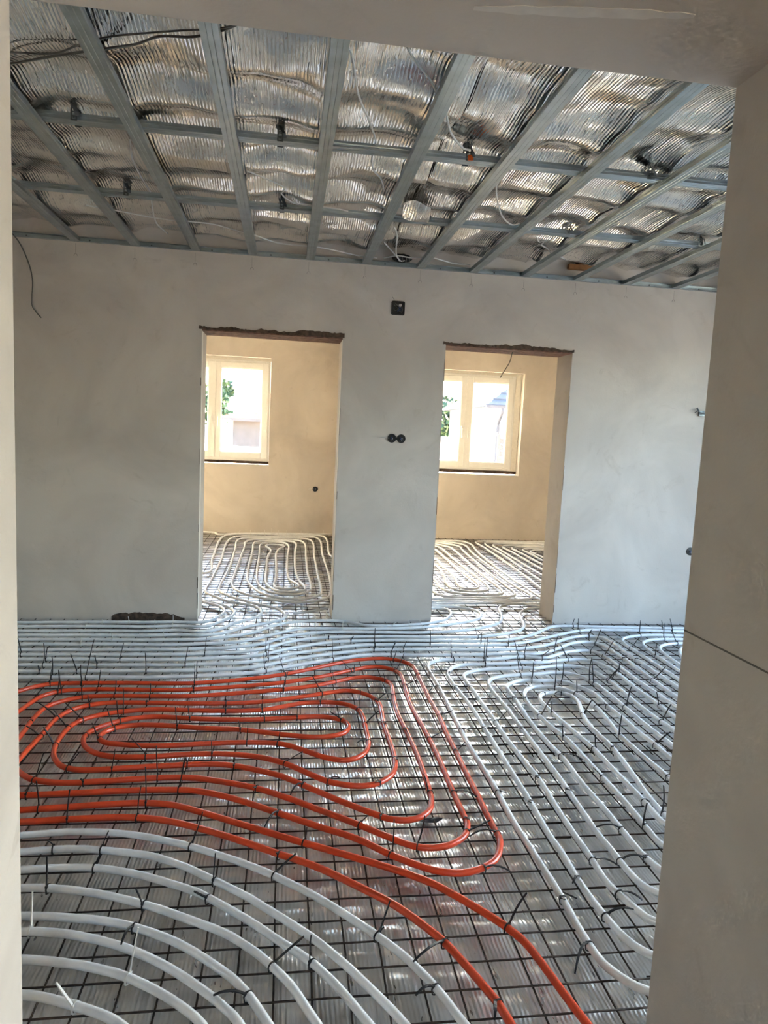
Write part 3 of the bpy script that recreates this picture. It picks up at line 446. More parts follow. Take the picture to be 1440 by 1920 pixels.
'D6': '2364,5586 2358,5706 2352,5826 2346,5945 2340,6065 2333,6225 2328,6405 2326,6585 2326,6785 2328,6985 2330,7084 2333,7204 2336,7324 2341,7464 2347,7604 2354,7744 2362,7883 2370,8023 2379,8163 2390,8322 2399,8442 2413,8581 2432,8720 2454,8858 2464,8957 2463,9057 2453,9136 2436,9193 2408,9245 2380,9273 2364,9285 2347,9294 2309,9305 2270,9309 2230,9308 2051,9287 1971,9281 1792,9281 1592,9281',
'E1': '4095,9402 3996,9402 3876,9402 3776,9402 3656,9402 3456,9400 3256,9398 3136,9395 3016,9391 2857,9381 2758,9367 2701,9350 2666,9331 2634,9308 2609,9278 2599,9261 2580,9205 2574,9145 2574,9065 2581,8926 2585,8766 2583,8646 2580,8526 2576,8406 2572,8267 2568,8147 2563,8027 2559,7907 2553,7767 2548,7648 2542,7508 2536,7388 2530,7248 2521,7069 2510,6889 2497,6710 2486,6510 2487,6410 2496,6251 2505,6071',
'E2': '4050,9280 3930,9280 3810,9280 3690,9280 3550,9280 3411,9276 3251,9270 3091,9264 2931,9258 2812,9259 2774,9252 2757,9244 2729,9217 2708,9184 2694,9146 2684,9108 2672,8989 2670,8869 2673,8689 2676,8489 2674,8309 2668,8149 2661,7970 2653,7810 2645,7630 2637,7470 2629,7291 2621,7111 2615,6931 2614,6731 2624,6572 2633,6392',
'E3': '4006,9161 3886,9161 3747,9161 3607,9161 3467,9161 3308,9163 3148,9165 2989,9159 2910,9145 2855,9124 2809,9088 2775,9039 2760,9003 2750,8964 2744,8905 2742,8845 2744,8706 2746,8566 2742,8366 2739,8167 2736,7968 2735,7868 2733,7748 2732,7628 2730,7489 2730,7349 2730,7210 2733,7050 2742,6891 2751,6711',
'E4': '3963,9045 3843,9045 3723,9045 3602,9045 3482,9045 3362,9043 3222,9039 3082,9028 3004,9012 2949,8988 2902,8953 2866,8906 2847,8850 2840,8770 2852,8571 2862,8371 2862,8271 2860,8150 2858,8030 2855,7910 2852,7810 2849,7690 2847,7570 2846,7450 2849,7330 2858,7170 2866,7010',
'E5': '3921,8931 3821,8931 3702,8931 3582,8932 3463,8932 3263,8927 3164,8919 3106,8906 3051,8883 3003,8849 2977,8819 2966,8803 2947,8747 2942,8668 2950,8509 2960,8330 2960,8190 2957,8031 2954,7872 2953,7712 2962,7513 2967,7414 2973,7294',
'E6': '3872,8799 3711,8799 3551,8799 3390,8799 3230,8800 3172,8785 3137,8767 3106,8743 3080,8713 3071,8695 3058,8658 3054,8599 3061,8478 3067,8358 3062,8158 3058,7957 3067,7777 3078,7577',
'E7': '3827,8678 3727,8678 3607,8678 3507,8677 3388,8676 3269,8684 3250,8683 3232,8677 3198,8657 3169,8631 3143,8601 3133,8584 3120,8548 3115,8508 3115,8468 3127,8329 3140,8190 3151,7991 3161,7792',
'F1': '2677,5914 2516,5914 2335,5915 2235,5912 2055,5897 1855,5879 1675,5863 1475,5846 1295,5833 1094,5831 993,5832 873,5832',
'F2': '2596,5705 2396,5705 2276,5700 2216,5703 2159,5720 2071,5767 2034,5782 1976,5795 1916,5799 1816,5798 1696,5791 1576,5783 1417,5768 1257,5754 1057,5753 857,5753',
}
TIES = [
('b','orange',-1.224,3.88,0.947,0.32,-1.216,3.88,0.115),
('b','orange',-1.152,3.767,-0.857,-0.515,-1.143,3.767,0.141),
('b','orange',-1.007,3.687,0.945,0.327,-1.011,3.687,0.15),
('b','orange',-0.958,3.797,-1,0.014,-0.945,3.797,0.13),
('b','orange',-0.849,3.7,1,-0.012,-0.841,3.7,0.117),
('b','orange',-0.752,3.38,-0.823,-0.568,-0.765,3.38,0.137),
('b','orange',-0.76,3.496,0.964,0.267,-0.761,3.496,0.152),
('b','orange',-0.669,3.695,0.999,-0.049,-0.666,3.695,0.105),
('b','orange',-0.669,3.607,-0.999,0.05,-0.657,3.581,0.05),
('b','orange',-0.943,3.58,-0.882,-0.471,-0.95,3.58,0.087),
('b','orange',-0.928,3.396,0.594,0.805,-1.006,3.396,0.123),
('b','orange',-0.963,3.305,0.165,0.986,-1.031,3.305,0.129),
('b','orange',-1.048,3.421,-0.192,-0.981,-1.132,3.421,0.112),
('b','orange',-1.058,3.222,-0.036,-0.999,-1.119,3.222,0.083),
('b','orange',-1.154,3.376,-0.025,1,-1.145,3.373,0.05),
('b','orange',-0.965,3.126,-0.109,0.994,-1.015,3.126,0.118),
('b','orange',-0.758,3.295,0.794,0.607,-0.788,3.295,0.131),
('b','orange',-0.47,3.31,0.972,-0.236,-0.483,3.31,0.13),
('b','orange',-0.791,3.179,-0.454,0.891,-0.826,3.179,0.112),
('b','orange',-0.865,3.225,-0.101,-0.995,-0.867,3.207,0.05),
('b','orange',-0.673,2.897,-0.996,-0.093,-0.662,2.897,0.119),
('b','orange',-0.56,3.001,1,0.03,-0.618,3.001,0.117),
('b','orange',-0.477,2.811,0.999,0.036,-0.482,2.811,0.171),
('b','orange',-0.849,2.908,-0.903,0.43,-0.802,2.908,0.106),
('b','orange',-0.756,2.787,0.998,0.056,-0.767,2.786,0.05),
('b','orange',-0.95,2.815,0.88,-0.475,-0.913,2.815,0.147),
('b','orange',-0.938,2.696,-1,-0.002,-0.92,2.696,0.086),
('b','orange',-0.862,2.592,0.998,0.065,-0.868,2.592,0.143),
('b','orange',-0.737,2.515,-0.999,-0.045,-0.729,2.515,0.149),
('b','orange',-0.497,2.512,-0.992,0.125,-0.483,2.512,0.158),
('b','orange',-0.483,2.613,0.997,-0.08,-0.488,2.613,0.18),
('b','orange',-0.379,2.708,-0.996,0.093,-0.359,2.708,0.164),
('b','W2',-0.573,2.321,0.976,-0.217,-0.55,2.321,0.101),
('b','W2',-0.731,2.334,0.999,0.051,-0.748,2.334,0.067),
('b','orange',-0.467,3.887,0.994,0.108,-0.468,3.887,0.098),
('b','orange',-0.459,3.792,-0.992,-0.128,-0.458,3.792,0.052),
('b','orange',-0.27,3.593,-0.999,-0.035,-0.275,3.593,0.068),
('b','orange',-0.263,3.492,1,-0.008,-0.268,3.492,0.058),
('b','orange',-0.084,3.502,0.98,0.197,-0.079,3.502,0.108),
('b','orange',0.022,3.782,0.968,0.253,0.031,3.782,0.087),
('b','orange',0.029,3.894,-0.944,-0.33,0.047,3.894,0.094),
('b','orange',0.23,3.718,-0.929,-0.371,0.173,3.718,0.14),
('b','orange',0.217,3.596,1,0.006,0.23,3.596,0.073),
('b','orange',0.316,3.905,0.864,0.504,0.299,3.905,0.09),
('b','orange',-0.425,3.4,-0.984,0.179,-0.437,3.4,0.1),
('b','orange',-0.174,3.26,0.983,-0.186,-0.187,3.26,0.081),
('b','orange',0.092,3.404,-0.993,-0.119,0.094,3.404,0.084),
('b','orange',-0.067,3.385,-0.995,-0.104,-0.074,3.385,0.051),
('b','orange',-0.138,3.121,-1,0.017,-0.136,3.121,0.117),
('b','orange',-0.281,3.014,0.999,-0.053,-0.285,3.014,0.093),
('b','orange',0.001,3.107,-0.959,0.283,0.011,3.107,0.116),
('b','orange',0.035,2.909,0.778,-0.628,0.109,2.909,0.089),
('b','orange',-0.176,2.899,-0.951,0.31,-0.179,2.881,0.05),
('b','orange',0.212,2.748,0.843,-0.538,0.257,2.748,0.05),
('b','orange',0.11,2.723,-0.733,0.681,0.056,2.621,0.05),
('b','orange',-0.076,2.707,0.878,-0.478,-0.088,2.683,0.05),
('b','orange',-0.379,2.708,-0.996,0.093,-0.356,2.708,0.159),
('b','orange',-0.374,2.919,-0.998,-0.055,-0.384,2.919,0.067),
('b','orange',0.013,2.52,-0.826,0.564,-0.037,2.399,0.05),
('b','orange',0.101,2.319,0.866,-0.499,0.11,2.319,0.092),
('b','W1',-0.283,2.322,0.906,-0.424,-0.244,2.322,0.158),
('b','orange',0.018,2.257,-0.851,0.526,0.007,2.24,0.05),
('b','orange',0.315,3.36,-0.658,0.753,0.253,3.36,0.079),
('b','W1',0.002,2.142,0.784,-0.621,0.071,2.142,0.109),
('b','W3',0.111,1.758,0.638,-0.77,0.105,1.758,0.117),
('b','W4',0.004,1.755,0.614,-0.79,0.086,1.755,0.117),
('b','W5',-0.054,1.661,0.549,-0.836,-0.14,1.651,0.05),
('b','W1',0.299,1.847,0.634,-0.773,0.318,1.847,0.062),
('b','orange',0.687,1.853,0.52,-0.854,0.739,1.853,0.142),
('b','orange',0.488,1.806,-0.47,0.883,0.381,1.723,0.05),
('b','W1',0.299,1.847,0.634,-0.773,0.331,1.847,0.141),
('b','orange',0.694,2.138,-0.888,-0.46,0.771,2.093,0.05),
('b','W1',0.428,1.646,0.429,-0.903,0.367,1.609,0.05),
('b','orange',0.577,1.583,-0.261,0.965,0.547,1.518,0.05),
('b','Q1',0.904,1.963,-0.006,1,0.901,1.942,0.05),
('b','Q2',0.993,2.058,0.004,1,0.956,2.017,0.05),
('b','Q3',1.087,2.154,0.048,0.999,1.15,2.104,0.05),
('b','Q4',1.183,2.145,-0.014,1,1.271,2.134,0.05),
('b','Q5',1.284,2.154,-0.146,0.989,1.276,2.137,0.05),
('b','Q3',1.095,1.977,-0.258,0.966,1.146,1.922,0.05),
('b','Q2',1.004,1.878,-0.131,0.991,1.094,1.878,0.053),
('b','Q1',0.903,1.764,-0.037,0.999,0.808,1.647,0.05),
('b','W4',-0.682,2.129,0.986,-0.165,-0.684,2.129,0.138),
('b','W3',-0.571,2.223,0.986,-0.165,-0.552,2.223,0.083),
('b','W4',-0.379,2.03,0.91,-0.416,-0.405,2.03,0.091),
('b','W5',-0.388,1.935,0.914,-0.406,-0.405,1.848,0.05),
('b','W2',-0.182,2.129,0.791,-0.612,-0.183,2.129,0.128),
('b','W3',-0.194,2.046,0.758,-0.652,-0.237,2.046,0.06),
('b','orange',0.421,4.093,-0.863,-0.506,0.364,4.093,0.097),
('b','orange',0.438,4.103,-0.873,-0.487,0.448,4.103,0.072),
('b','orange',0.715,4.291,0.901,-0.435,0.73,4.291,0.093),
('b','orange',0.694,4.083,-0.471,0.882,0.742,4.083,0.145),
('b','orange',0.614,3.908,0.503,-0.864,0.591,3.908,0.085),
('b','orange',0.819,4.015,-0.015,-1,0.822,3.996,0.05),
('b','orange',0.71,3.828,0.069,0.998,0.783,3.828,0.074),
('b','orange',0.621,3.675,-0.101,-0.995,0.518,3.567,0.05),
('b','orange',0.521,3.611,-0.242,0.97,0.525,3.575,0.05),
('b','orange',0.408,3.489,0.336,-0.942,0.416,3.489,0.142),
('b','orange',0.423,3.311,-0.026,-1,0.489,3.311,0.1),
('b','orange',0.517,3.312,0.033,0.999,0.52,3.282,0.05),
('b','orange',0.615,3.235,0.043,-0.999,0.613,3.199,0.05),
('b','orange',0.711,3.129,-0.029,1,0.773,3.129,0.073),
('b','orange',0.806,2.995,-0.014,-1,0.848,2.995,0.08),
('b','orange',0.816,3.395,-0.016,-1,0.885,3.395,0.065),
('b','Q1',0.902,3.803,0.013,1,0.823,3.699,0.05),
('b','Q1',0.903,4.023,-0.008,1,0.894,3.985,0.05),
('b','Q2',1.009,4.038,0.297,0.955,1.002,3.995,0.05),
('b','Q2',1.002,3.799,-0.055,0.999,0.988,3.769,0.05),
('b','Q3',1.088,3.794,-0.018,1,1.112,3.777,0.05),
('b','Q1',0.887,3.223,0.032,0.999,0.919,3.176,0.05),
('b','Q2',1.01,3.239,0.016,1,1.008,3.208,0.05),
('b','Q3',1.092,3.313,0.02,1,1.144,3.313,0.093),
('b','orange',0.419,3.111,-0.083,-0.997,0.362,3.072,0.05),
('b','orange',0.515,2.932,0.061,0.998,0.52,2.901,0.05),
('b','orange',0.417,2.727,0.855,0.518,0.398,2.703,0.05),
('b','orange',0.614,2.635,-0.057,-0.998,0.583,2.635,0.116),
('b','orange',0.709,2.629,0.004,1,0.788,2.566,0.05),
('b','orange',0.396,2.473,-0.836,0.548,0.389,2.449,0.05),
('b','orange',0.308,2.42,0.756,-0.655,0.336,2.42,0.071),
('b','orange',0.495,2.272,0.93,-0.369,0.515,2.272,0.15),
('b','orange',0.394,2.231,-0.745,0.667,0.4,2.231,0.164),
('b','orange',0.71,2.429,0.06,0.998,0.71,2.411,0.05),
('b','orange',0.692,2.353,0.434,0.901,0.778,2.353,0.077),
('b','orange',0.802,2.335,-0.016,-1,0.69,2.3,0.05),
('b','Q1',0.893,2.623,0.008,1,0.918,2.592,0.05),
('b','Q2',1.001,2.538,0.035,0.999,0.993,2.513,0.05),
('b','Q3',1.102,2.734,-0.011,1,1.096,2.709,0.05),
('b','Q4',1.201,3.226,0.016,1,1.189,3.19,0.05),
('b','Q6',1.38,3.126,-0.138,0.99,1.361,3.126,0.106),
('b','Q7',1.472,3,-0.056,0.998,1.475,3,0.103),
('b','Q7',1.569,3.001,-0.044,-0.999,1.562,2.985,0.05),
('b','Q5',1.284,2.932,-0.043,0.999,1.355,2.859,0.05),
('b','Q6',1.39,2.727,-0.008,1,1.344,2.727,0.079),
('b','Q4',1.193,2.625,0.041,0.999,1.192,2.601,0.05),
('b','Q5',1.281,2.332,-0.016,1,1.179,2.332,0.05),
('b','Q6',1.384,2.347,0.049,0.999,1.382,2.347,0.13),
('b','Q7',1.471,2.522,0.045,0.999,1.479,2.497,0.05),
('b','Q6',1.348,3.384,-0.023,1,1.407,3.384,0.143),
('b','Q7',1.434,3.417,-0.055,0.998,1.423,3.417,0.101),
('b','Q7',1.59,3.398,-0.237,-0.972,1.635,3.398,0.114),
('b','Q6',1.708,3.494,0.024,-1,1.76,3.494,0.053),
('b','Q4',1.873,3.492,-0.017,-1,1.901,3.492,0.15),
('b','Q6',1.674,3.136,-0.042,-0.999,1.671,3.136,0.143),
('b','Q5',1.795,3.026,0.043,-0.999,1.868,3.026,0.1),
('b','Q3',1.975,3.295,0.085,-0.996,2.023,3.295,0.13),
('b','Q2',2.086,3.506,-0.009,-1,2.059,3.506,0.114),
('b','Q3',1.976,3.915,0.077,-0.997,2.038,3.915,0.109),
('b','Q4',1.855,3.892,0.215,-0.977,1.851,3.892,0.183),
('b','Q6',1.685,2.716,0.048,-0.999,1.696,2.716,0.107),
('b','Q7',1.503,2.427,-0.001,-1,1.49,2.427,0.154),
('b','Q6',1.673,3.689,0.347,-0.938,1.674,3.689,0.113),
('b','Q7',1.594,3.703,0.913,-0.407,1.533,3.651,0.05),
('b','Q7',1.485,3.695,0.834,0.552,1.482,3.682,0.05),
('b','Q5',1.294,3.632,0.038,0.999,1.289,3.596,0.05),
('b','Q6',1.355,3.623,0.145,0.989,1.346,3.595,0.05),
('b','Q5',1.781,3.506,0.002,-1,1.758,3.506,0.056),
('b','P9',2.247,5.099,1,-0.015,2.255,5.099,0.094),
('b','P10',2.243,4.976,0.922,0.387,2.232,4.976,0.128),
('b','S1',2.675,4.854,-0.983,-0.185,2.669,4.854,0.152),
('b','P9',2.967,5.06,0.999,-0.054,2.958,5.06,0.098),
('b','S2',2.819,4.765,-0.999,-0.044,2.806,4.765,0.157),
('b','P10',2.998,4.973,0.998,-0.065,2.975,4.973,0.135),
('b','S3',2.863,4.666,-0.989,-0.145,2.808,4.666,0.135),
('b','P12',2.232,4.657,0.713,-0.701,2.266,4.657,0.138),
('b','P11',2.263,4.839,0.991,-0.132,2.285,4.839,0.085),
('b','Q1',2.116,4.474,0.84,-0.543,2.142,4.474,0.084),
('b','Q1',2.161,4.372,0.159,-0.987,2.222,4.372,0.139),
('b','S1',2.443,4.545,0.007,-1,2.498,4.545,0.112),
('b','S2',2.542,4.371,-0.059,-0.998,2.535,4.371,0.118),
('b','Q6',1.591,3.794,0.906,-0.424,1.585,3.794,0.221),
('b','Q5',1.669,3.886,0.828,-0.561,1.673,3.886,0.149),
('b','Q1',1.709,4.325,1,-0.014,1.757,4.325,0.087),
('b','P12',1.85,4.489,0.81,0.586,1.879,4.489,0.141),
('b','Q2',1.873,4.293,0.99,0.144,1.814,4.293,0.139),
('b','Q3',1.977,3.895,0.057,-0.998,2.026,3.895,0.112),
('b','Q4',1.862,3.852,0.153,-0.988,1.831,3.852,0.188),
('b','P12',2.263,3.911,-0.032,-1,2.34,3.911,0.12),
('b','Q2',2.089,4.026,0.011,-1,2.098,4.026,0.102),
('b','P12',2.277,4.31,0.007,-1,2.277,4.292,0.05),
('b','P11',2.359,4.296,0.005,-1,2.355,4.269,0.05),
('b','P11',0.612,4.499,0.993,0.116,0.615,4.499,0.179),
('b','P12',0.712,4.391,0.999,-0.032,0.736,4.391,0.117),
('b','P11',0.812,4.502,1,0.014,0.83,4.502,0.091),
('b','P10',1.013,4.608,1,-0.009,1.01,4.608,0.142),
('b','P12',1.111,4.386,0.999,0.046,1.103,4.386,0.144),
('b','Q1',1.105,4.295,0.997,0.074,1.103,4.295,0.054),
('b','Q1',1.305,4.302,0.996,0.086,1.307,4.302,0.147),
('b','Q2',1.288,4.206,0.999,0.054,1.295,4.206,0.211),
('b','P8',1.404,4.807,0.984,0.178,1.383,4.807,0.096),
('b','P9',1.395,4.696,0.997,0.079,1.4,4.696,0.103),
('b','Q4',1.453,4.009,0.978,0.209,1.423,4.009,0.171),
('b','Q3',1.505,4.13,0.999,0.032,1.445,4.13,0.212),
('b','Q1',1.599,4.354,0.999,-0.054,1.613,4.354,0.128),
('b','Q5',1.491,3.906,0.968,-0.251,1.493,3.906,0.146),
('b','P10',1.571,4.627,0.977,0.215,1.581,4.627,0.103),
('b','P8',-1.546,4.38,1,0.003,-1.563,4.38,0.136),
('b','P10',-1.36,4.194,1,-0.001,-1.356,4.194,0.163),
('b','P9',-1.373,4.29,1,0.003,-1.366,4.29,0.111),
('b','P12',-1.247,3.984,1,-0.009,-1.246,3.984,0.153),
('b','P11',-1.343,4.088,1,-0.005,-1.352,4.088,0.066),
('b','P11',-1.143,4.087,1,-0.005,-1.178,4.087,0.136),
('b','P12',-1.067,3.983,1,-0.008,-1.023,3.983,0.251),
('b','P10',-1.059,4.194,1,-0.001,-1.073,4.194,0.093),
('b','P9',-0.952,4.291,1,0.002,-0.932,4.291,0.139),
('b','P11',-0.762,4.085,1,-0.001,-0.769,4.085,0.142),
('b','orange',-1.066,3.893,1,0.002,-1.069,3.893,0.137),
('b','orange',-1.135,3.776,-0.916,-0.401,-1.148,3.776,0.149),
('b','orange',-0.958,3.797,-1,0.014,-0.942,3.797,0.142),
('b','P10',-0.559,4.197,0.996,0.091,-0.543,4.197,0.143),
('b','orange',-0.467,3.887,0.994,0.108,-0.466,3.887,0.144),
('b','P12',-0.468,3.999,0.994,0.113,-0.467,3.999,0.123),
('b','P8',-0.469,4.403,0.994,0.112,-0.46,4.403,0.14),
('b','P12',-0.082,4.088,0.889,0.457,-0.095,4.088,0.138),
('b','P10',-0.077,4.299,0.832,0.554,-0.065,4.299,0.136),
('b','P9',-0.089,4.404,0.833,0.553,-0.091,4.404,0.142),
('b','orange',0.031,4.03,0.897,0.442,-0.004,4.03,0.14),
('b','P12',0.329,4.294,0.918,0.398,0.318,4.294,0.168),
('b','P10',0.633,4.601,0.998,0.061,0.628,4.601,0.148),
('b','P11',0.612,4.499,0.993,0.116,0.615,4.488,0.05),
('b','P12',0.712,4.391,0.999,-0.032,0.739,4.391,0.116),
('b','P8',0.328,4.772,0.984,0.178,0.329,4.769,0.05),
('b','P9',0.475,4.688,0.989,0.15,0.494,4.688,0.068),
('w','W6',-0.67,1.94,0.997,-0.078,-0.663,1.94,0.153),
('w','W7',-0.365,1.746,0.883,-0.468,-0.34,1.746,0.173),
('w','W8',-0.472,1.663,0.919,-0.393,-0.516,1.663,0.101),
('w','P3',-0.166,5.515,-0.312,0.95,-0.159,5.515,0.104),
('w','P5',0.258,5.191,0.992,0.125,0.249,5.191,0.085),
('w','P5',0.338,5.198,0.999,0.037,0.325,5.198,0.15),
('w','P2',0.168,5.427,-0.923,-0.384,0.159,5.427,0.121),
('w','P3',-0.143,8.915,-0.984,-0.177,-0.157,8.915,0.19),
('w','P3',-0.242,9.282,0.994,0.106,-0.251,9.282,0.122),
('w','P3',-0.064,9.31,0.983,0.184,-0.07,9.31,0.116),
('w','P3',0.034,9.328,0.984,0.176,0.036,9.328,0.123),
('w','P3',0.223,9.199,-0.97,0.241,0.223,9.199,0.134),
('w','P3',0.331,9.352,0.98,-0.199,0.315,9.352,0.127),
('w','P3',-0.426,9.101,-0.944,-0.329,-0.426,9.101,0.144),
('w','P3',-0.368,9.118,-0.97,-0.245,-0.369,9.118,0.13),
('w','P2',0.521,9.394,0.38,-0.925,0.526,9.394,0.127),
('w','P3',-0.62,9.148,0.518,0.855,-0.554,9.148,0.127),
('w','P6',0.444,4.989,1,-0.01,0.443,4.989,0.101),
('w','P7',0.247,4.883,0.971,0.237,0.233,4.883,0.171),
('w','P5',0.338,5.198,0.999,0.037,0.326,5.198,0.146),
('w','P5',0.03,5.123,0.841,0.54,0.055,5.123,0.128),
('w','P1',-1.076,5.11,1,0.026,-1.081,5.11,0.076),
('w','P2',-0.879,5.012,0.988,0.151,-0.879,5.012,0.083),
('w','P2',-0.76,5.03,0.998,0.064,-0.758,5.03,0.111),
('w','P2',-1.338,4.994,1,0.026,-1.327,4.994,0.073),
('w','P1',-1.256,5.106,1,0.028,-1.256,5.106,0.054),
('w','P5',-1.092,4.691,1,0.016,-1.097,4.691,0.08),
('w','P3',-0.787,4.805,-0.993,-0.114,-0.782,4.805,0.074),
('w','P6',-1.257,4.586,1,0.012,-1.256,4.586,0.08),
('w','P5',0.821,5.075,0.99,0.143,0.848,5.075,0.061),
('w','P6',0.943,5.012,0.982,0.186,0.934,5.012,0.097),
('w','P6',1.04,5.035,0.964,0.265,1.019,5.035,0.091),
]

# ================================================================== THE SETTING
def fbm(x, y, z=0.0, o=3):
    return noise.fractal(Vector((x, y, z)), 0.6, 2.0, o)

def grid_mesh(x0, x1, y0, y1, step, fn):
    nx = max(2, int(round((x1-x0)/step))+1)
    ny = max(2, int(round((y1-y0)/step))+1)
    vs, fs = [], []
    for j in range(ny):
        y = y0+(y1-y0)*j/(ny-1)
        for i in range(nx):
            x = x0+(x1-x0)*i/(nx-1)
            vs.append((x, y, fn(x, y)))
    for j in range(ny-1):
        for i in range(nx-1):
            a = j*nx+i
            fs.append((a, a+1, a+nx+1, a+nx))
    return vs, fs

def grid_obj(name, data, mat, parent):
    me = bpy.data.meshes.new(name)
    me.from_pydata(data[0], [], data[1])
    me.materials.append(MT[mat])
    for p in me.polygons:
        p.use_smooth = True
    o = bpy.data.objects.new(name, me)
    COL.objects.link(o)
    o.parent = parent
    return o

# ---- mesh grid (10 cm cells); the foil swells between the bars
GX0, GDX = -0.087, 0.0977
GY0, GDY = 1.654, 0.0955
def floor_z(x, y):
    u = ((x-GX0)/GDX) % 1.0
    v = ((y-GY0)/GDY) % 1.0
    pil = (abs(math.sin(PI*u))*abs(math.sin(PI*v)))**0.5
    return -0.006 + 0.012*pil*(0.6+0.7*noise.noise(Vector((x*7, y*7, 3)))) + 0.004*noise.noise(Vector((x*2.2, y*2.2, 0)))

floor = tag(empty('floor'), kind='structure')
lanes = [XL-0.05, -1.45, -0.42, 0.61, 1.64, 2.67, 3.70, XR+0.05]
for a, b in zip(lanes[:-1], lanes[1:]):
    step = 0.0122 if -1.5 < (a+b)/2 < 2.9 else 0.035
    off = random.uniform(-0.0015, 0.0015)
    grid_obj('foil_sheet', grid_mesh(a, b+0.012, JY1-0.30, D1+WT*0.5, step, lambda x, y: floor_z(x, y)+off), 'foil_floor', floor)
for a, b in ((XL, PX), (PX, XR)):
    grid_obj('foil_sheet', grid_mesh(a, b, D1+WT*0.5, D2+0.05, 0.024, floor_z), 'foil_floor', floor)
obj('screed', bbox(-2.6, 2.9, -3.7, JY1-0.30, -0.10, -0.005), 'concrete', floor)
obj('base_slab', bbox(XL-0.3, XR+0.3, JY1-0.4, D2+0.3, -0.25, -0.03), 'concrete', floor)

# ---- walls
wall_back = wall('wall_back', 'y', D1, WT, XL-0.3, XR+0.3, -0.05, CT, [(a, b, -1, h) for a, b, h in DOORS], 'plaster')
wall_near = wall('wall_near', 'y', JY0, JY1-JY0, XL-0.3, XR+0.3, -0.05, CT, [(JL, JR, -1, JZ)], 'plaster')
wall_left = wall('wall_left', 'x', XL-0.3, 0.3, JY1, D1, -0.05, CT, [], 'plaster')
wall_right = wall('wall_right', 'x', XR, 0.3, JY1, D1, -0.05, CT, [(1.75, 4.35, 0.10, 2.40)], 'plaster')
wall_far = wall('wall_far', 'y', D2, 0.40, XL-0.3, XR+0.3, -0.05, CT, [(-1.735, -0.235, 0.94, 2.37), (1.745, 3.28, 0.925, 2.365)], 'plaster')
wall_partition = wall('wall_partition', 'x', PX-0.06, 0.12, D1+WT, D2, -0.05, CT, [], 'plaster')
wall_far_left = wall('wall_far_left', 'x', XL-0.3, 0.3, D1+WT, D2, -0.05, CT, [], 'plaster')
wall_far_right = wall('wall_far_right', 'x', XR, 0.3, D1+WT, D2, -0.05, CT, [], 'plaster')
wall_hall_left = wall('wall_hall_left', 'x', -2.0, 0.2, -3.3, JY0, -0.05, CT, [], 'plaster')
wall_hall_right = wall('wall_hall_right', 'x', 2.4, 0.2, -3.3, JY0, -0.05, CT, [(-2.4, -1.5, 1.2, 2.2)], 'plaster')
wall_hall_back = wall('wall_hall_back', 'y', -3.6, 0.3, -2.0, 2.6, -0.05, CT, [(-0.25, 0.65, 1.0, 2.0)], 'plaster')

# raw clay lintels with a ragged broken plaster edge over the two doorways
def ragged(x0, x1, z, y0, amp, parent, seed, down=0.012):
    rnd = random.Random(seed)
    bm = bmesh.new()
    n = int((x1-x0)/0.012)
    fr, bk = [], []
    hgt = 0.016
    for i in range(n+1):
        x = x0+(x1-x0)*i/n
        hgt = min(amp, max(0.006, hgt+rnd.uniform(-0.006, 0.006)))
        lo = z-down*rnd.uniform(0.4, 1.0)
        yy = y0-0.004*rnd.random()-0.002
        fr.append((bm.verts.new((x, yy, lo)), bm.verts.new((x, yy, z+hgt))))
        bk.append((bm.verts.new((x, y0+0.02, lo)), bm.verts.new((x, y0+0.005, z+hgt))))
    for i in range(n):
        bm.faces.new((fr[i][0], fr[i+1][0], fr[i+1][1], fr[i][1]))
        bm.faces.new((fr[i][1], fr[i+1][1], bk[i+1][1], bk[i][1]))
        bm.faces.new((fr[i][0], bk[i][0], bk[i+1][0], fr[i+1][0]))
        bm.faces.new((bk[i][0], bk[i][1], bk[i+1][1], bk[i+1][0]))
    for r, q in ((fr[0], bk[0]), (fr[-1], bk[-1])):
        bm.faces.new((r[0], r[1], q[1], q[0]))
    return tag(obj('broken_plaster_edge', bm, 'mortar', parent), 'ragged dark broken plaster edge over the doorway')

for k, (a, b, h) in enumerate(DOORS):
    bm = bmesh.new()
    for j in range(3):  # the lintel is three clay troughs side by side
        y0 = D1+0.004+j*(WT-0.01)/3
        box(bm, a, b, y0, y0+(WT-0.01)/3-0.006, h-0.016, h+0.002)
    tag(obj('lintel', bm, 'brick', wall_back), 'reddish brown raw clay lintel')
    ragged(a-0.02, b+0.012, h, D1, 0.030, wall_back, 11+k)
    # dark chipped line down the edges of the opening
    rnd = random.Random(40+k)
    for xe in (a, b):
        sgn = 1 if xe == b else -1
        bm = bmesh.new()
        zz = 0.1
        while zz < h-0.1:
            L = rnd.uniform(0.03, 0.22)
            wdt = rnd.uniform(0.0015, 0.005)
            x0, x1 = sorted((xe, xe+sgn*wdt))
            box(bm, x0, x1, D1-0.0012, D1+0.004, zz, zz+L)
            zz += L+rnd.uniform(0.02, 0.5)
        tag(obj('chipped_edge', bm, 'mortar', wall_back), 'dark chips along the plaster edge')
    for xe in (a, b):
        s = 0.0015
        x0, x1 = (xe-s, xe+0.022) if xe == a else (xe-0.022, xe+s)
        obj('lit_reveal_strip', bbox(min(x0, x1) if xe == b else xe, max(x0, x1) if xe == a else xe, D1+0.001, D1+0.004, 0.03, h-0.02), 'paper_strip', wall_back) if False else None
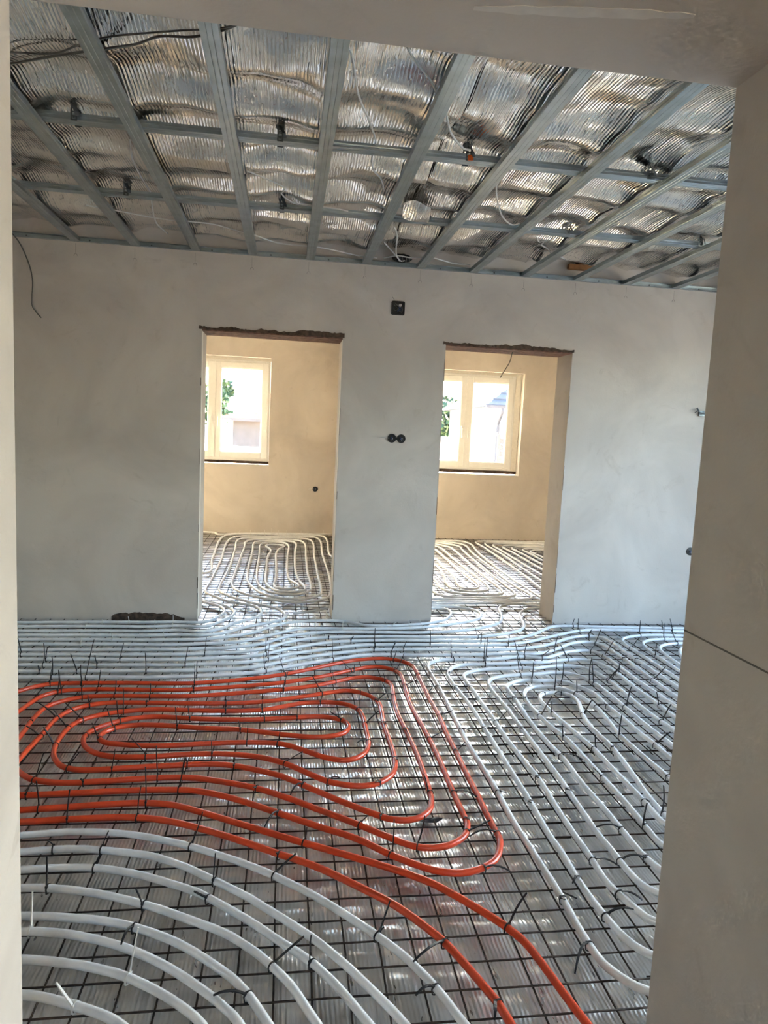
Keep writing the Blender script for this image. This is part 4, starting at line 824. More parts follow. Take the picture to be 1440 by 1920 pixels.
# pale strips inside the left doorway: the lit reveal put into colour
tag(obj('lit_reveal_strip', bbox(DOORS[0][0]-0.0005, DOORS[0][0]+0.003, D1+0.005, D1+0.055, 0.03, 2.12), 'paper_strip', wall_back), 'pale strip coloured as the lit door reveal')
tag(obj('lit_reveal_strip', bbox(DOORS[0][1]-0.003, DOORS[0][1]+0.0005, D1+0.005, D1+0.055, 0.03, 2.12), 'paper_strip', wall_back), 'pale strip coloured as the lit door reveal')
# dark unplastered patch at the foot of the wall
bm = bmesh.new()
rnd = random.Random(5)
pts = [(-1.23+0.02*i, 0.035+0.030*math.sin(PI*min(1, i/24))**0.4+rnd.uniform(-0.006, 0.006)) for i in range(27)]
top = [bm.verts.new((x, D1-0.002, z)) for x, z in pts]
bot = [bm.verts.new((x, D1-0.002, 0.0)) for x, z in pts]
tb = [bm.verts.new((x, D1+0.004, z)) for x, z in pts]
for i in range(len(pts)-1):
    bm.faces.new((bot[i], bot[i+1], top[i+1], top[i]))
    bm.faces.new((top[i], top[i+1], tb[i+1], tb[i]))
tag(obj('bare_patch', bm, 'mortar', wall_back), 'dark bare patch at the foot of the wall')
# thin pencil marks under the profiles on the back wall
for i in range(12):
    x = -1.4725+0.4*i+random.uniform(-0.01, 0.01)
    bm = bmesh.new()
    box(bm, x-0.0006, x+0.0006, D1-0.0008, D1, H-0.075, H-0.012)
    for k in range(10):
        a0 = PI*k/9
        cx, cz = x+0.011*math.cos(a0), H-0.095+0.014*math.sin(a0)
        box(bm, cx-0.001, cx+0.001, D1-0.0008, D1, cz-0.002, cz+0.002)
    obj('pencil_mark', bm, 'pencil', wall_back)
# scored line on the reveal of the near opening
tag(obj('scored_line', bbox(JR-0.0012, JR+0.002, JY0+0.02, JY1-0.001, 1.0955, 1.0985), 'pencil', wall_near), 'dark horizontal line drawn on the reveal')

# pale filler smear on the underside of the near lintel
bm = bmesh.new()
rnd = random.Random(77)
lo, hi = [], []
for i in range(15):
    t = i/14
    x = 0.27+0.34*t
    yc = 1.165-0.055*t
    w = 0.014*math.sin(PI*min(1, max(0, t*0.94+0.03)))**0.5*(0.7+0.5*rnd.random())
    lo.append((bm.verts.new((x, yc-w, JZ-0.0012)), bm.verts.new((x, yc-w, JZ+0.001))))
    hi.append((bm.verts.new((x, yc+w, JZ-0.0012)), bm.verts.new((x, yc+w, JZ+0.001))))
for i in range(14):
    bm.faces.new((lo[i][0], hi[i][0], hi[i+1][0], lo[i+1][0]))
    bm.faces.new((lo[i][0], lo[i+1][0], lo[i+1][1], lo[i][1]))
    bm.faces.new((hi[i][0], hi[i][1], hi[i+1][1], hi[i+1][0]))
tag(obj('filler_smear', bm, 'filler', wall_near), 'pale smear of filler on the lintel underside')

# ---- windows of the two back rooms
def window(name, x0, x1, z0, z1, y, split, parent=None):
    root = tag(empty(name, ((x0+x1)/2, y, z0)), kind='structure')
    ox, oz = (x0+x1)/2, z0
    def P(nm, b, mt, par=root):
        o = obj(nm, b, mt, par)
        bpy.context.view_layer.update()
        return o
    def frame_bm(a, b, c, d, w, t0, t1):
        bm = bmesh.new()
        box(bm, a, a+w, t0, t1, c, d)
        box(bm, b-w, b, t0, t1, c, d)
        box(bm, a+w, b-w, t0, t1, c, c+w)
        box(bm, a+w, b-w, t0, t1, d-w, d)
        bmesh.ops.bevel(bm, geom=bm.edges[:], offset=0.004, segments=1, affect='EDGES')
        return bm
    L, R_, T = x0-ox, x1-ox, z1-oz
    P('frame', frame_bm(L, R_, 0, T, 0.055, 0.0, 0.07), 'pvc')
    sx = split-ox
    for a, b, side in ((L+0.03, sx-0.004, 1), (sx+0.004, R_-0.03, -1)):
        sash = P('sash', frame_bm(a, b, 0.035, T-0.035, 0.078, -0.022, 0.05), 'pvc')
        P('bead', frame_bm(a+0.074, b-0.074, 0.109, T-0.109, 0.014, -0.016, 0.012), 'pvc', sash)
        P('pane', bbox(a+0.07, b-0.07, 0.012, 0.018, 0.105, T-0.105), 'glass', sash)
        hx = b-0.039 if side == 1 else a+0.039
        bm = bmesh.new()
        box(bm, hx-0.014, hx+0.014, -0.036, -0.022, T*0.40, T*0.40+0.075)
        box(bm, hx-0.009, hx+0.009, -0.062, -0.044, T*0.40-0.085, T*0.40+0.045)
        box(bm, hx-0.007, hx+0.007, -0.05, -0.03, T*0.40+0.025, T*0.40+0.04)
        P('handle', bm, 'pvc', sash)
    P('cover_strip', bbox(sx-0.012, sx+0.012, -0.030, -0.0225, 0.04, T-0.04), 'pvc')
    bm = bmesh.new()
    for k in range(3):
        box(bm, L+0.25+k*(R_-L-0.5)/2-0.012, L+0.25+k*(R_-L-0.5)/2+0.012, -0.028, -0.0225, T-0.055, T-0.047)
    P('vent_slot', bm, 'pvc')
    return root
w1 = window('window_1', -1.735, -0.240, 0.985, 2.335, D2+0.13, -0.975)
w2 = window('window_2', 1.745, 3.200, 0.985, 2.330, D2+0.13, 2.495)
# unfinished gap under and beside the frames
obj('sill_gap', bbox(-1.735, -0.235, D2+0.12, D2+0.2, 0.950, 0.985), 'mortar', wall_far)
obj('sill_gap', bbox(1.745, 3.28, D2+0.12, D2+0.2, 0.945, 0.985), 'mortar', wall_far)
obj('foam_strip', bbox(3.200, 3.28, D2+0.135, D2+0.21, 0.985, 2.365), 'paper_strip', wall_far)
obj('foam_strip', bbox(1.745, 3.200, D2+0.135, D2+0.2, 2.330, 2.365), 'paper_strip', wall_far)
obj('foam_strip', bbox(-1.735, -0.235, D2+0.135, D2+0.2, 2.335, 2.37), 'paper_strip', wall_far)

# ---- glazing of the main room (out of frame on the right) and unseen hall windows added for light
def glazing(name, axis, plane, u0, u1, z0, z1, n):
    root = tag(empty(name, (plane, u0, z0) if axis == 'x' else (u0, plane, z0)), kind='structure')
    wdt = (u1-u0)/n
    def bb(a, b, d0, d1, c, d):
        return (d0, d1, a, b, c, d) if axis == 'x' else (a, b, d0, d1, c, d)
    for k in range(n):
        a, b, T = k*wdt, (k+1)*wdt, z1-z0
        bm = bmesh.new()
        for q in (bb(a, a+0.07, 0, 0.07, 0, T), bb(b-0.07, b, 0, 0.07, 0, T), bb(a+0.07, b-0.07, 0, 0.07, 0, 0.07), bb(a+0.07, b-0.07, 0, 0.07, T-0.07, T)):
            box(bm, *q)
        s = obj('sash', bm, 'pvc', root)
        bm = bmesh.new()
        box(bm, *bb(a+0.065, b-0.065, 0.03, 0.036, 0.065, T-0.065))
        obj('pane', bm, 'glass', s)
glazing('window_3', 'x', XR+0.14, 1.75, 4.35, 0.10, 2.40, 2)
glazing('window_added_side', 'x', 2.46, -2.4, -1.5, 1.2, 2.2, 1)  # added side window: its sun patch warms the near reveals
glazing('window_added_back', 'y', -3.45, -0.25, 0.65, 1.0, 2.0, 1)  # added window behind the camera, lets skylight into the hall

# ---- ceiling: foil-faced insulation above the profile grid
RAILS = [2.312, 3.276, 4.240]
def ceil_z(x, y):
    ys = [JY1-0.02] + RAILS + [D1]
    z = 0.094
    for a, b in zip(ys[:-1], ys[1:]):
        if a <= y <= b:
            t = (y-a)/(b-a)
            z += -0.020*math.sin(PI*t)**0.8 + 0.012*math.sin(2*PI*t*2.0+1.3*noise.noise(Vector((x*0.8, a, 1))))*math.sin(PI*t)
    z += 0.050*noise.noise(Vector((x*1.0, y*3.2, 4.2))) + 0.026*noise.noise(Vector((x*2.6+y*1.0, y*5.5, 9.1))) + 0.009*noise.noise(Vector((x*9, y*4, 2.2)))
    for r in RAILS:
        d = abs(y-r)
        if d < 0.10:
            z = max(z, 0.062 + 0.0*d)
    # the sheets sink onto the profiles
    u = ((x+1.4725)/0.4) % 1.0
    z += 0.030*math.sin(PI*u)**0.6-0.022
    t = min(1, max(0, (y-4.98)/0.22))
    z += 0.045*t*t*(3-2*t)*(0.7+0.6*noise.noise(Vector((x*4, 0, 8))))
    return H + max(0.044, z)

ceiling = tag(empty('ceiling', (0, 0, 0)), kind='structure')
cl = [XL, -0.56, 0.648, 1.86, 3.06, XR]
for k, (a, b) in enumerate(zip(cl[:-1], cl[1:])):
    gap = 0.012 if k == 2 else 0.0
    off = 0.0
    data = grid_mesh(a+gap, b, JY1-0.3, D1+0.02, 0.0165, lambda x, y: ceil_z(x, y)+off+(0.02*max(0, 1-(x-a-gap)/0.05) if k == 2 else 0))
    grid_obj('foil_sheet', data, 'foil_ceil', ceiling)
# a torn flap of foil hanging by the seam
bm = bmesh.new()
fl = {}
for i in range(7):
    for j in range(6):
        u, v = i/6, j/5
        fl[i, j] = bm.verts.new((0.60+0.155*u+0.02*v, 4.02+0.16*v-0.03*math.sin(PI*u), H+0.060-0.02*v-0.030*math.sin(PI*v*0.5)*(0.4+u)+0.012*math.sin(5*u+3*v)))
for i in range(6):
    for j in range(5):
        bm.faces.new((fl[i, j], fl[i+1, j], fl[i+1, j+1], fl[i, j+1]))
obj('foil_flap', bm, 'foil_ceil', ceiling, True)
obj('roof_insulation', bbox(XL-0.3, XR+0.3, JY0, D1+WT, CT, CT+0.25), 'slab', ceiling)
obj('room_ceiling', bbox(XL-0.3, XR+0.3, D1+WT, D2+0.4, CT-0.02, CT+0.25), 'plaster', ceiling)
obj('hall_ceiling', bbox(-2.2, 2.6, -3.6, JY0, CT-0.12, CT+0.25), 'plaster', ceiling)

# ================================================================== CEILING FRAME
def cd_profile(length, w=0.060, h=0.027, t=0.0012):
    """C-shaped dry-lining profile along +Y, face down, with pressed grooves"""
    hw = w/2
    out = [(-hw+0.007, h), (-hw, h), (-hw, h*0.62), (-hw+0.0012, h*0.5), (-hw, h*0.38), (-hw, 0.001), (-hw+0.001, 0.0), (-0.0115, 0.0), (-0.0095, 0.0013), (-0.0075, 0.0), (0.0075, 0.0), (0.0095, 0.0013), (0.0115, 0.0),
           (hw-0.001, 0.0), (hw, 0.001), (hw, h*0.38), (hw-0.0012, h*0.5), (hw, h*0.62), (hw, h), (hw-0.007, h)]
    inn = []
    for x, z in out:
        nx = x - math.copysign(t, x) if abs(x) > hw-0.003 else x
        nz = z + t if z < h*0.3 else (z-t if z > h*0.9 else z)
        inn.append((nx, nz))
    bm = bmesh.new()
    rows = []
    for y in (0, length):
        rows.append(([bm.verts.new((x, y, z)) for x, z in out], [bm.verts.new((x, y, z)) for x, z in inn]))
    (o0, i0), (o1, i1) = rows
    n = len(out)
    for k in range(n-1):
        bm.faces.new((o0[k], o1[k], o1[k+1], o0[k+1]))
        bm.faces.new((i0[k], i0[k+1], i1[k+1], i1[k]))
        bm.faces.new((o0[k], o0[k+1], i0[k+1], i0[k]))
        bm.faces.new((o1[k], i1[k], i1[k+1], o1[k+1]))
    bm.faces.new((o0[0], i0[0], i1[0], o1[0]))
    bm.faces.new((o0[-1], o1[-1], i1[-1], i0[-1]))
    return bm

ORD = ['first', 'second', 'third', 'fourth', 'fifth', 'sixth', 'seventh', 'eighth', 'ninth', 'tenth', 'eleventh', 'twelfth', 'thirteenth', 'fourteenth']
first = None
for i in range(13):
    if first is None:
        o = first = obj('ceiling_profile', cd_profile(D1-0.004-JY1), 'galv')
    else:
        o = first.copy()
        COL.objects.link(o)
    o.location = (-1.4725+0.4*i, JY1, H)
    o.rotation_euler = (0, 0, random.uniform(-0.0012, 0.0012))
    tag(o, 'galvanized ceiling profile running towards the back wall, %s from the left' % ORD[i], 'metal profile', 'ceiling profiles running to the back wall')
first = None
for k, y in enumerate(RAILS[::-1]):
    if first is None:
        o = first = obj('ceiling_cross_profile', cd_profile(XR-XL-0.02), 'galv')
    else:
        o = first.copy()
        COL.objects.link(o)
    o.rotation_euler = (0, 0, -PI/2)
    o.location = (XL+0.01, y, H+0.0285)
    tag(o, ('galvanized cross profile above the others, nearest the back wall', 'galvanized cross profile above the others, second from the back wall', 'galvanized cross profile hidden just above the near lintel')[k], 'metal profile', 'upper cross profiles of the ceiling frame')
# perimeter channel on the back wall
bm = bmesh.new()
y0 = D1-0.029
box(bm, XL, XR, D1-0.0016, D1-0.0002, H-0.001, H+0.0275)
box(bm, XL, XR, y0, D1-0.0016, H-0.0012, H-0.0004)
box(bm, XL, XR, y0, D1-0.0016, H+0.0274, H+0.0284)
uc = tag(obj('perimeter_channel', bm, 'galv'), 'slim galvanized channel screwed along the top of the back wall', 'metal profile')
for k in range(16):
    bm = bmesh.new()
    bmesh.ops.create_cone(bm, cap_ends=True, segments=8, radius1=0.006, radius2=0.004, depth=0.004, matrix=Matrix.Translation((-2.2+0.41*k, D1-0.004, H+0.013)) @ Matrix.Rotation(PI/2, 4, 'X'))
    obj('screw', bm, 'galv_dark', uc)

# hangers that carry the cross profiles
def hanger(x, y, lean, label, bright):
    root = tag(empty('profile_hanger', (x, y, H+0.0285)), label, 'hanger', 'metal hangers of the ceiling frame')
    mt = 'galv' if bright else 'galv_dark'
    for s in (-1, 1):
        bm = bmesh.new()
        yo = s*0.0325
        z0, z1, zs = -0.004, 0.075, 0.016
        w = 0.013
        z = z0
        while z < z1-0.001:     # perforated strap: rungs between two edges
            box(bm, -w, w, yo-0.0007, yo+0.0007, z, z+0.0055)
            z += zs
        box(bm, -w, -w+0.006, yo-0.0008, yo+0.0008, z0, z1)
        box(bm, w-0.006, w, yo-0.0008, yo+0.0008, z0, z1)
        lg = obj('strap', bm, mt, root)
        lg.rotation_euler = (0, lean*s, 0)
        bm = bmesh.new()
        bmesh.ops.create_cone(bm, cap_ends=True, segments=8, radius1=0.005, radius2=0.004, depth=0.005, matrix=Matrix.Translation((0, s*0.036, 0.012)) @ Matrix.Rotation(PI/2, 4, 'X'))
        obj('screw', bm, mt, root)
    bm = bmesh.new()
    box(bm, -0.018, 0.018, -0.034, 0.034, 0.068, 0.0695)
    obj('bridge', bm, mt, root)
    # upturned ends of the straps bent out sideways
    bm = bmesh.new()
    sweep(bm, [(0.0, -0.034, 0.060), (0.006, -0.042, 0.045), (0.016, -0.047, 0.026), (0.020, -0.048, 0.008)], 1.0, 4, True, flat=(0.022, 0.0012))
    obj('bent_end', bm, mt, root)
    return root
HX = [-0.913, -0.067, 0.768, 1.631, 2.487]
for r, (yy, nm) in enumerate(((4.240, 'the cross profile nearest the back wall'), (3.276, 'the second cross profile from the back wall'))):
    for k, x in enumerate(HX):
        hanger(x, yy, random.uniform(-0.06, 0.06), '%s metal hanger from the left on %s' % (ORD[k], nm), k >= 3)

# ================================================================== CABLES
def cable(name, pts, rad, mt, label, group=None, cat='cable'):
    bm = bmesh.new()
    sweep(bm, catmull(pts, 6), rad, 7)
    return tag(obj(name, bm, mt, None, True), label, cat, group)
ZC = H+0.035
cable('ceiling_cable', [(-1.35, 2.98, ZC), (-1.006, 2.822, ZC), (-0.862, 2.746, ZC), (-0.714, 2.672, ZC), (-0.54, 2.589, ZC), (-0.443, 2.517, ZC), (-0.34, 2.497, ZC), (-0.239, 2.436, ZC), (-0.154, 2.364, ZC), (0.05, 2.25, ZC)], 0.0045, 'cable_dark', 'dark cable slung across the profiles at the upper left')
cable('ceiling_cable', [(-1.3, 2.80, ZC), (-0.98, 2.74, ZC), (-0.829, 2.713, ZC), (-0.72, 2.63, ZC), (-0.6, 2.553, ZC), (-0.395, 2.475, ZC), (-0.2, 2.40, ZC), (0.0, 2.2, ZC)], 0.0034, 'cable_dark', 'thinner dark cable just behind the slung cable at upper left')
WCG = 'white cables above the ceiling frame'
cable('ceiling_cable', [(0.158, 2.438, ZC), (0.179, 2.506, ZC), (0.221, 2.733, ZC-0.01), (0.291, 2.977, ZC), (0.341, 3.184, ZC+0.01), (0.345, 3.26, H+0.058), (0.346, 3.36, ZC), (0.369, 3.471, ZC-0.012), (0.423, 3.614, ZC), (0.459, 3.778, ZC+0.006)], 0.0042, 'cable', 'white cable drooping between the fifth and sixth long profiles', WCG)
cable('ceiling_cable', [(0.342, 2.395, ZC), (0.391, 2.489, ZC), (0.458, 2.588, ZC), (0.52, 2.72, ZC), (0.565, 2.815, ZC), (0.62, 2.957, H+0.02), (0.70, 3.094, H+0.02), (0.745, 3.125, H+0.024)], 0.0042, 'cable', 'white cable ending at the orange clip on the cross profile', WCG)
cable('ceiling_cable', [(0.96, 3.40, ZC), (0.973, 3.491, H+0.024), (1.035, 3.685, H+0.016), (1.141, 3.944, H+0.018), (1.24, 4.09, H+0.020), (1.285, 4.07, H+0.024)], 0.0042, 'cable', 'white cable hanging in a curve between the seventh and eighth long profiles', WCG)
cable('ceiling_cable', [(1.484, 4.339, ZC), (1.53, 4.42, H+0.03), (1.56, 4.37, H+0.03), (1.567, 4.479, H+0.03), (1.64, 4.562, H+0.03), (1.70, 4.665, ZC), (1.85, 4.80, ZC)], 0.0042, 'cable', 'short looped white cable over the eighth long profile near back wall', WCG)
cable('ceiling_cable', [(-1.2, 4.50, ZC), (-1.045, 4.554, ZC), (-0.793, 4.656, ZC), (-0.618, 4.658, ZC), (-0.481, 4.677, ZC), (-0.364, 4.772, ZC), (-0.24, 4.854, ZC), (-0.112, 4.978, ZC-0.004), (0.004, 5.016, ZC), (0.201, 5.03, ZC), (0.463, 5.17, ZC), (0.60, 5.19, ZC)], 0.0042, 'cable', 'long white cable lying across the profiles beside the back wall', WCG)
cable('ceiling_cable', [(-0.231, 3.673, ZC), (-0.108, 3.794, ZC), (-0.05, 3.877, ZC), (-0.066, 3.974, ZC), (-0.004, 4.104, ZC), (0.093, 4.130, ZC), (0.236, 4.140, ZC), (0.305, 4.165, ZC)], 0.0038, 'cable', 'thin white cable above the middle bay meeting the cross profile', WCG)
cable('ceiling_cable', [(-0.728, 3.427, ZC), (-0.756, 3.607, ZC-0.012), (-0.769, 3.821, ZC-0.008), (-0.775, 4.12, ZC+0.004), (-0.79, 4.24, H+0.060), (-0.804, 4.368, ZC), (-0.838, 4.642, ZC-0.008), (-0.845, 4.819, ZC), (-0.817, 4.999, ZC)], 0.0042, 'cable', 'white cable running lengthwise beside the third long profile', WCG)
# bundle of cables that come out of the wall above the junction box
cb = tag(empty('cable_bundle', (0.785, 5.22, 2.70)), 'dark opening with a bunch of white cables above the junction box', 'cable bundle')
bm = bmesh.new()
for k in range(14):
    a = 2*PI*k/14
bmesh.ops.create_uvsphere(bm, u_segments=14, v_segments=8, radius=1.0)
for v in bm.verts:
    v.co = Vector((v.co.x*0.075, v.co.y*0.035, v.co.z*0.030+0.018)) * (1+0.16*noise.noise(v.co*3))
obj('sleeve', bm, 'black', cb, True)
for k, pts in enumerate(([(-0.183, -0.85, -0.005), (-0.134, -0.65, -0.005), (-0.10, -0.38, -0.01), (-0.07, -0.20, -0.005), (-0.02, -0.03, -0.01)], [(-0.192, -0.46, 0), (-0.12, -0.28, 0), (-0.078, -0.19, -0.006), (-0.016, -0.05, -0.012), (0.02, -0.02, 0.0)], [(-0.14, -0.07, -0.005), (-0.053, -0.16, -0.004), (0.05, -0.13, -0.004), (0.172, -0.178, -0.002), (0.37, -0.055, 0.0), (0.495, -0.05, 0.0)])):
    bm = bmesh.new()
    sweep(bm, catmull(pts, 6), 0.0045, 7)
    obj('cable', bm, 'cable', cb, True)
for k in range(5):
    bm = bmesh.new()
    sweep(bm, catmull([(-0.05+0.025*k, -0.03, 0.03), (-0.055+0.027*k, -0.045, 0.005), (-0.05+0.025*k, -0.030, -0.014)], 5), 0.003, 6)
    obj('cable_end', bm, 'cable_dark', cb, True)
# orange clip on the second cross profile
bm = bbox(-0.012, 0.012, -0.006, 0.006, -0.012, 0.010, 0.002)
oc = tag(obj('cable_clip', bm, 'orange_cap', None, False, (0.775, 3.236, H+0.036)), 'small orange clip stuck to the second cross profile', 'clip')
# loose cable down the back wall at far left, and on the right and in the right doorway
cable('wall_cable', [(-1.95, D1-0.012, 2.72), (-1.873, D1-0.012, 2.677), (-1.806, D1-0.014, 2.577), (-1.75, D1-0.016, 2.406), (-1.752, D1-0.02, 2.228), (-1.724, D1-0.03, 2.176), (-1.69, D1-0.034, 2.135)], 0.0045, 'cable_dark', 'loose dark cable hanging down the back wall by the left jamb')
cable('door_cable', [(1.715, D1+0.14, 2.13), (1.70, D1+0.15, 2.05), (1.66, D1+0.17, 1.97), (1.64, D1+0.17, 1.93)], 0.004, 'cable_dark', 'thin cable dangling from the lintel of the right doorway')
# timber board end above the wall on the right
bm = bbox(2.05, 2.27, D1-0.05, D1-0.004, 2.742, 2.778, 0.003)
tag(obj('board_offcut', bm, 'wood'), 'brown board end above the perimeter channel on the right', 'board')

# ================================================================== ELECTRICAL BOXES IN THE WALLS
def socket_box(x, y, z, n, label, wire=True, r=0.033):
    root = tag(empty('socket_box', (x, y, z)), label, 'socket box')
    for k in range(n):
        cx = (k-(n-1)/2)*0.071
        bm = bmesh.new()
        # open cup: outer rim ring, inner wall and bottom standing slightly proud of the plaster
        seg = 24
        ro, ri = r, r-0.004
        prof = [(ro, 0.004), (ro, -0.004), (ri, -0.004), (ri*0.96, 0.0), (ri*0.5, -0.0012), (0.0008, -0.0012)]
        rings = []
        for rr, yy in prof:
            rings.append([bm.verts.new((cx+rr*math.cos(2*PI*i/seg), yy, rr*math.sin(2*PI*i/seg))) for i in range(seg)])
        for a, b in zip(rings[:-1], rings[1:]):
            for i in range(seg):
                bm.faces.new((a[i], a[(i+1) % seg], b[(i+1) % seg], b[i]))
        obj('cup', bm, 'black', root)
        for q in range(3):
            bm = bmesh.new()
            x0 = cx+0.008*(q-1)
            sweep(bm, catmull([(x0, -0.001, 0.010-0.006*q), (x0+0.006, -0.012, 0.002), (x0-0.004+0.004*q, -0.016, -0.012)], 4), 0.0016, 6)
            obj('wire', bm, ('blue', 'cable', 'black')[q], root)
    if n == 2:
        obj('link', bbox(-0.008, 0.008, -0.003, 0.003, -0.010, 0.010), 'black', root)
    if wire:
        bm = bmesh.new()
        sweep(bm, catmull([(-0.036*(n-1)-0.02, -0.004, 0.0), (-0.036*(n-1)-0.06, -0.014, 0.002), (-0.036*(n-1)-0.10, -0.02, -0.004)], 4), 0.002, 6)
        obj('wire_end', bm, 'cable', root)
    return root
socket_box(0.815, D1-0.001, 1.422, 2, 'double round black socket box with a stray wire between doorways')
socket_box(3.268, D1-0.001, 0.618, 1, 'round black socket box beside the right jamb', False)
socket_box(0.408, D2-0.001, 0.643, 1, 'round black socket box in the left back room wall', True, 0.036)
jb = tag(empty('junction_box', (0.780, D1-0.001, 2.373)), 'square black junction box with wires high between the doorways', 'junction box')
bm = bmesh.new()
hs, ri = 0.050, 0.012
def rr_loop(h, r, y):
    out = []
    for cx, cz, a0 in ((h-r, h-r, 0), (-h+r, h-r, PI/2), (-h+r, -h+r, PI), (h-r, -h+r, 1.5*PI)):
        for k in range(5):
            a = a0+PI/2*k/4
            out.append(bm.verts.new((cx+r*math.cos(a), y, cz+r*math.sin(a))))
    return out
lps = [rr_loop(hs, ri, 0.004), rr_loop(hs, ri, -0.005), rr_loop(hs-0.005, ri-0.003, -0.005), rr_loop(hs-0.006, ri-0.003, -0.0012)]
for a, b in zip(lps[:-1], lps[1:]):
    for i in range(len(a)):
        bm.faces.new((a[i], a[(i+1) % len(a)], b[(i+1) % len(a)], b[i]))
bm.faces.new(lps[-1])
obj('box_body', bm, 'black', jb)
for q in range(7):
    bm = bmesh.new()
    rnd = random.Random(60+q)
    pts = [(rnd.uniform(-0.036, 0.036), -0.003, rnd.uniform(-0.036, 0.036))]
    for s in range(3):
        pts.append((rnd.uniform(-0.034, 0.034), -rnd.uniform(0.006, 0.02), rnd.uniform(-0.036, 0.03)))
    sweep(bm, catmull(pts, 4), 0.002, 6)
    obj('wire', bm, ('black', 'blue', 'cable_dark', 'cable_dark')[q % 4], jb)
obj('terminal', bbox(0.004, 0.026, -0.014, -0.004, 0.010, 0.030, 0.002), 'cable', jb)
bm = bmesh.new()
sweep(bm, catmull([(-0.03, -0.004, 0.045), (-0.034, -0.01, 0.06), (-0.046, -0.012, 0.075)], 4), 0.0016, 6)
obj('wire_end', bm, 'cable_dark', jb)
# bracket with cable at the right jamb
br = tag(empty('wall_bracket', (3.235, D1-0.002, 1.735)), 'small dark metal bracket on the wall beside the right jamb', 'bracket')
bm = bmesh.new()
sweep(bm, [(-0.025, 0, 0.035), (-0.022, -0.03, 0.0), (0.02, -0.035, -0.01), (0.05, -0.03, 0.01)], 0.006, 6)
obj('arm', bm, 'galv_dark', br)
obj('plate', bbox(-0.012, 0.035, -0.012, 0.002, -0.03, 0.012, 0.001), 'galv_dark', br)
bm = bmesh.new()
sweep(bm, catmull([(-0.02, -0.03, 0.0), (-0.045, -0.04, 0.008), (-0.06, -0.03, -0.008)], 4), 0.003, 6)
obj('wire', bm, 'cable_dark', br)

# ================================================================== REINFORCING MESH
BR = 0.0029
def bar_mesh(length, seed, dia=BR):
    rnd = random.Random(seed)
    bm = bmesh.new()
    n = 7
    pts = [(0, length*i/n, rnd.uniform(-0.0016, 0.0016)) for i in range(n+1)]
    pts = [(rnd.uniform(-0.0022, 0.0022), b, c) for a, b, c in pts]
    sweep(bm, pts, dia, 5)
    me = bpy.data.meshes.new('bar')
    bm.to_mesh(me)
    bm.free()
    me.materials.append(MT['rebar'])
    for p in me.polygons:
        p.use_smooth = True
    return me

def mesh_sheet(x0, x1, y0, y1, label, ox=0.0, oy=0.0, dz=0.0):
    root = tag(empty('reinforcing_mesh', (x0, y0, 0.0135+dz)), label, 'wire mesh', 'reinforcing mesh sheets on the floor')
    mys = [bar_mesh(y1-y0, s) for s in range(4)]
    mxs = [bar_mesh(x1-x0, 10+s) for s in range(4)]
    i = math.ceil((x0+0.02-GX0-ox)/GDX)
    k = 0
    while GX0+ox+i*GDX < x1-0.015:
        o = bpy.data.objects.new('bar', mys[k % 4])
        COL.objects.link(o)
        o.parent = root
        o.location = (GX0+ox+i*GDX-x0+random.uniform(-0.002, 0.002), 0, 0.0)
        o.rotation_euler = (0, 0, random.uniform(-0.0008, 0.0008))
        i += 1
        k += 1
    i = math.ceil((y0+0.02-GY0-oy)/GDY)
    while GY0+oy+i*GDY < y1-0.015:
        o = bpy.data.objects.new('bar', mxs[k % 4])
        COL.objects.link(o)
        o.parent = root
        o.location = (0, GY0+oy+i*GDY-y0+random.uniform(-0.002, 0.002), 0.0052)
        o.rotation_euler = (0, 0, -PI/2+random.uniform(-0.0008, 0.0008))
        i += 1
        k += 1
YS = 3.00
mesh_sheet(-1.85, 1.08, JY1+0.02, YS+0.03, 'rusty wire mesh sheet under the orange pipes and front white arcs')
mesh_sheet(-2.35, 1.10, YS-0.02, D1-0.015, 'rusty wire mesh sheet under the white pipes along the back wall left', 0.0, 0.0, 0.001)
mesh_sheet(1.02, 3.40, JY1+0.02, YS+0.06, 'rusty wire mesh sheet under the straight white runs beside right jamb', 0.004, 0.0, 0.002)
mesh_sheet(1.04, 3.90, YS-0.03, D1-0.015, 'rusty wire mesh sheet in front of the right doorway', -0.012, 0.004, 0.003)
mesh_sheet(-2.30, PX-0.10, D1+WT+0.015, D2-0.03, 'wire mesh sheet on the floor of the left back room')
mesh_sheet(PX+0.10, 4.05, D1+WT+0.015, D2-0.03, 'wire mesh sheet on the floor of the right back room')
mesh_sheet(DOORS[0][0]+0.01, DOORS[0][1]-0.01, D1-0.12, D1+WT+0.10, 'short wire mesh piece in the threshold of the left doorway', 0.0, 0.0, 0.004)
mesh_sheet(DOORS[1][0]+0.01, DOORS[1][1]-0.01, D1-0.12, D1+WT+0.10, 'short wire mesh piece in the threshold of the right doorway', 0.0, 0.0, 0.004)

# ================================================================== HEATING PIPES
RP = 0.0116
ZP = 0.0345
LAB = {'orange': ('orange heating pipe coiled in a flat double spiral on the mesh', None)}
FG = 'white pipe arcs in the foreground'
for k in range(8):
    LAB['W%d' % (k+1)] = ('white pipe arc in the foreground, %s counted from the orange pipe' % ORD[k], FG)
BG = 'white pipes running along the back wall'
LAB['P1'] = ('white pipe closest to the back wall on the left, entering left doorway', BG)
LAB['P2'] = ('second white pipe from the back wall on the left, entering left doorway', BG)
LAB['P3'] = ('white pipe making the central spiral on the left back room floor', BG)
for k in range(4):
    LAB['P%d' % (5+k)] = ('white pipe passing the pier foot into right doorway, %s of four from the pier' % ORD[k], BG)
LAB['P9'] = ('white pipe lying against the foot of the wall right of the doorway', BG)
LAB['P10'] = ('white pipe second from the wall right of the right doorway', BG)
LAB['P11'] = ('white pipe bending from the back band towards the right jamb, outer one', BG)
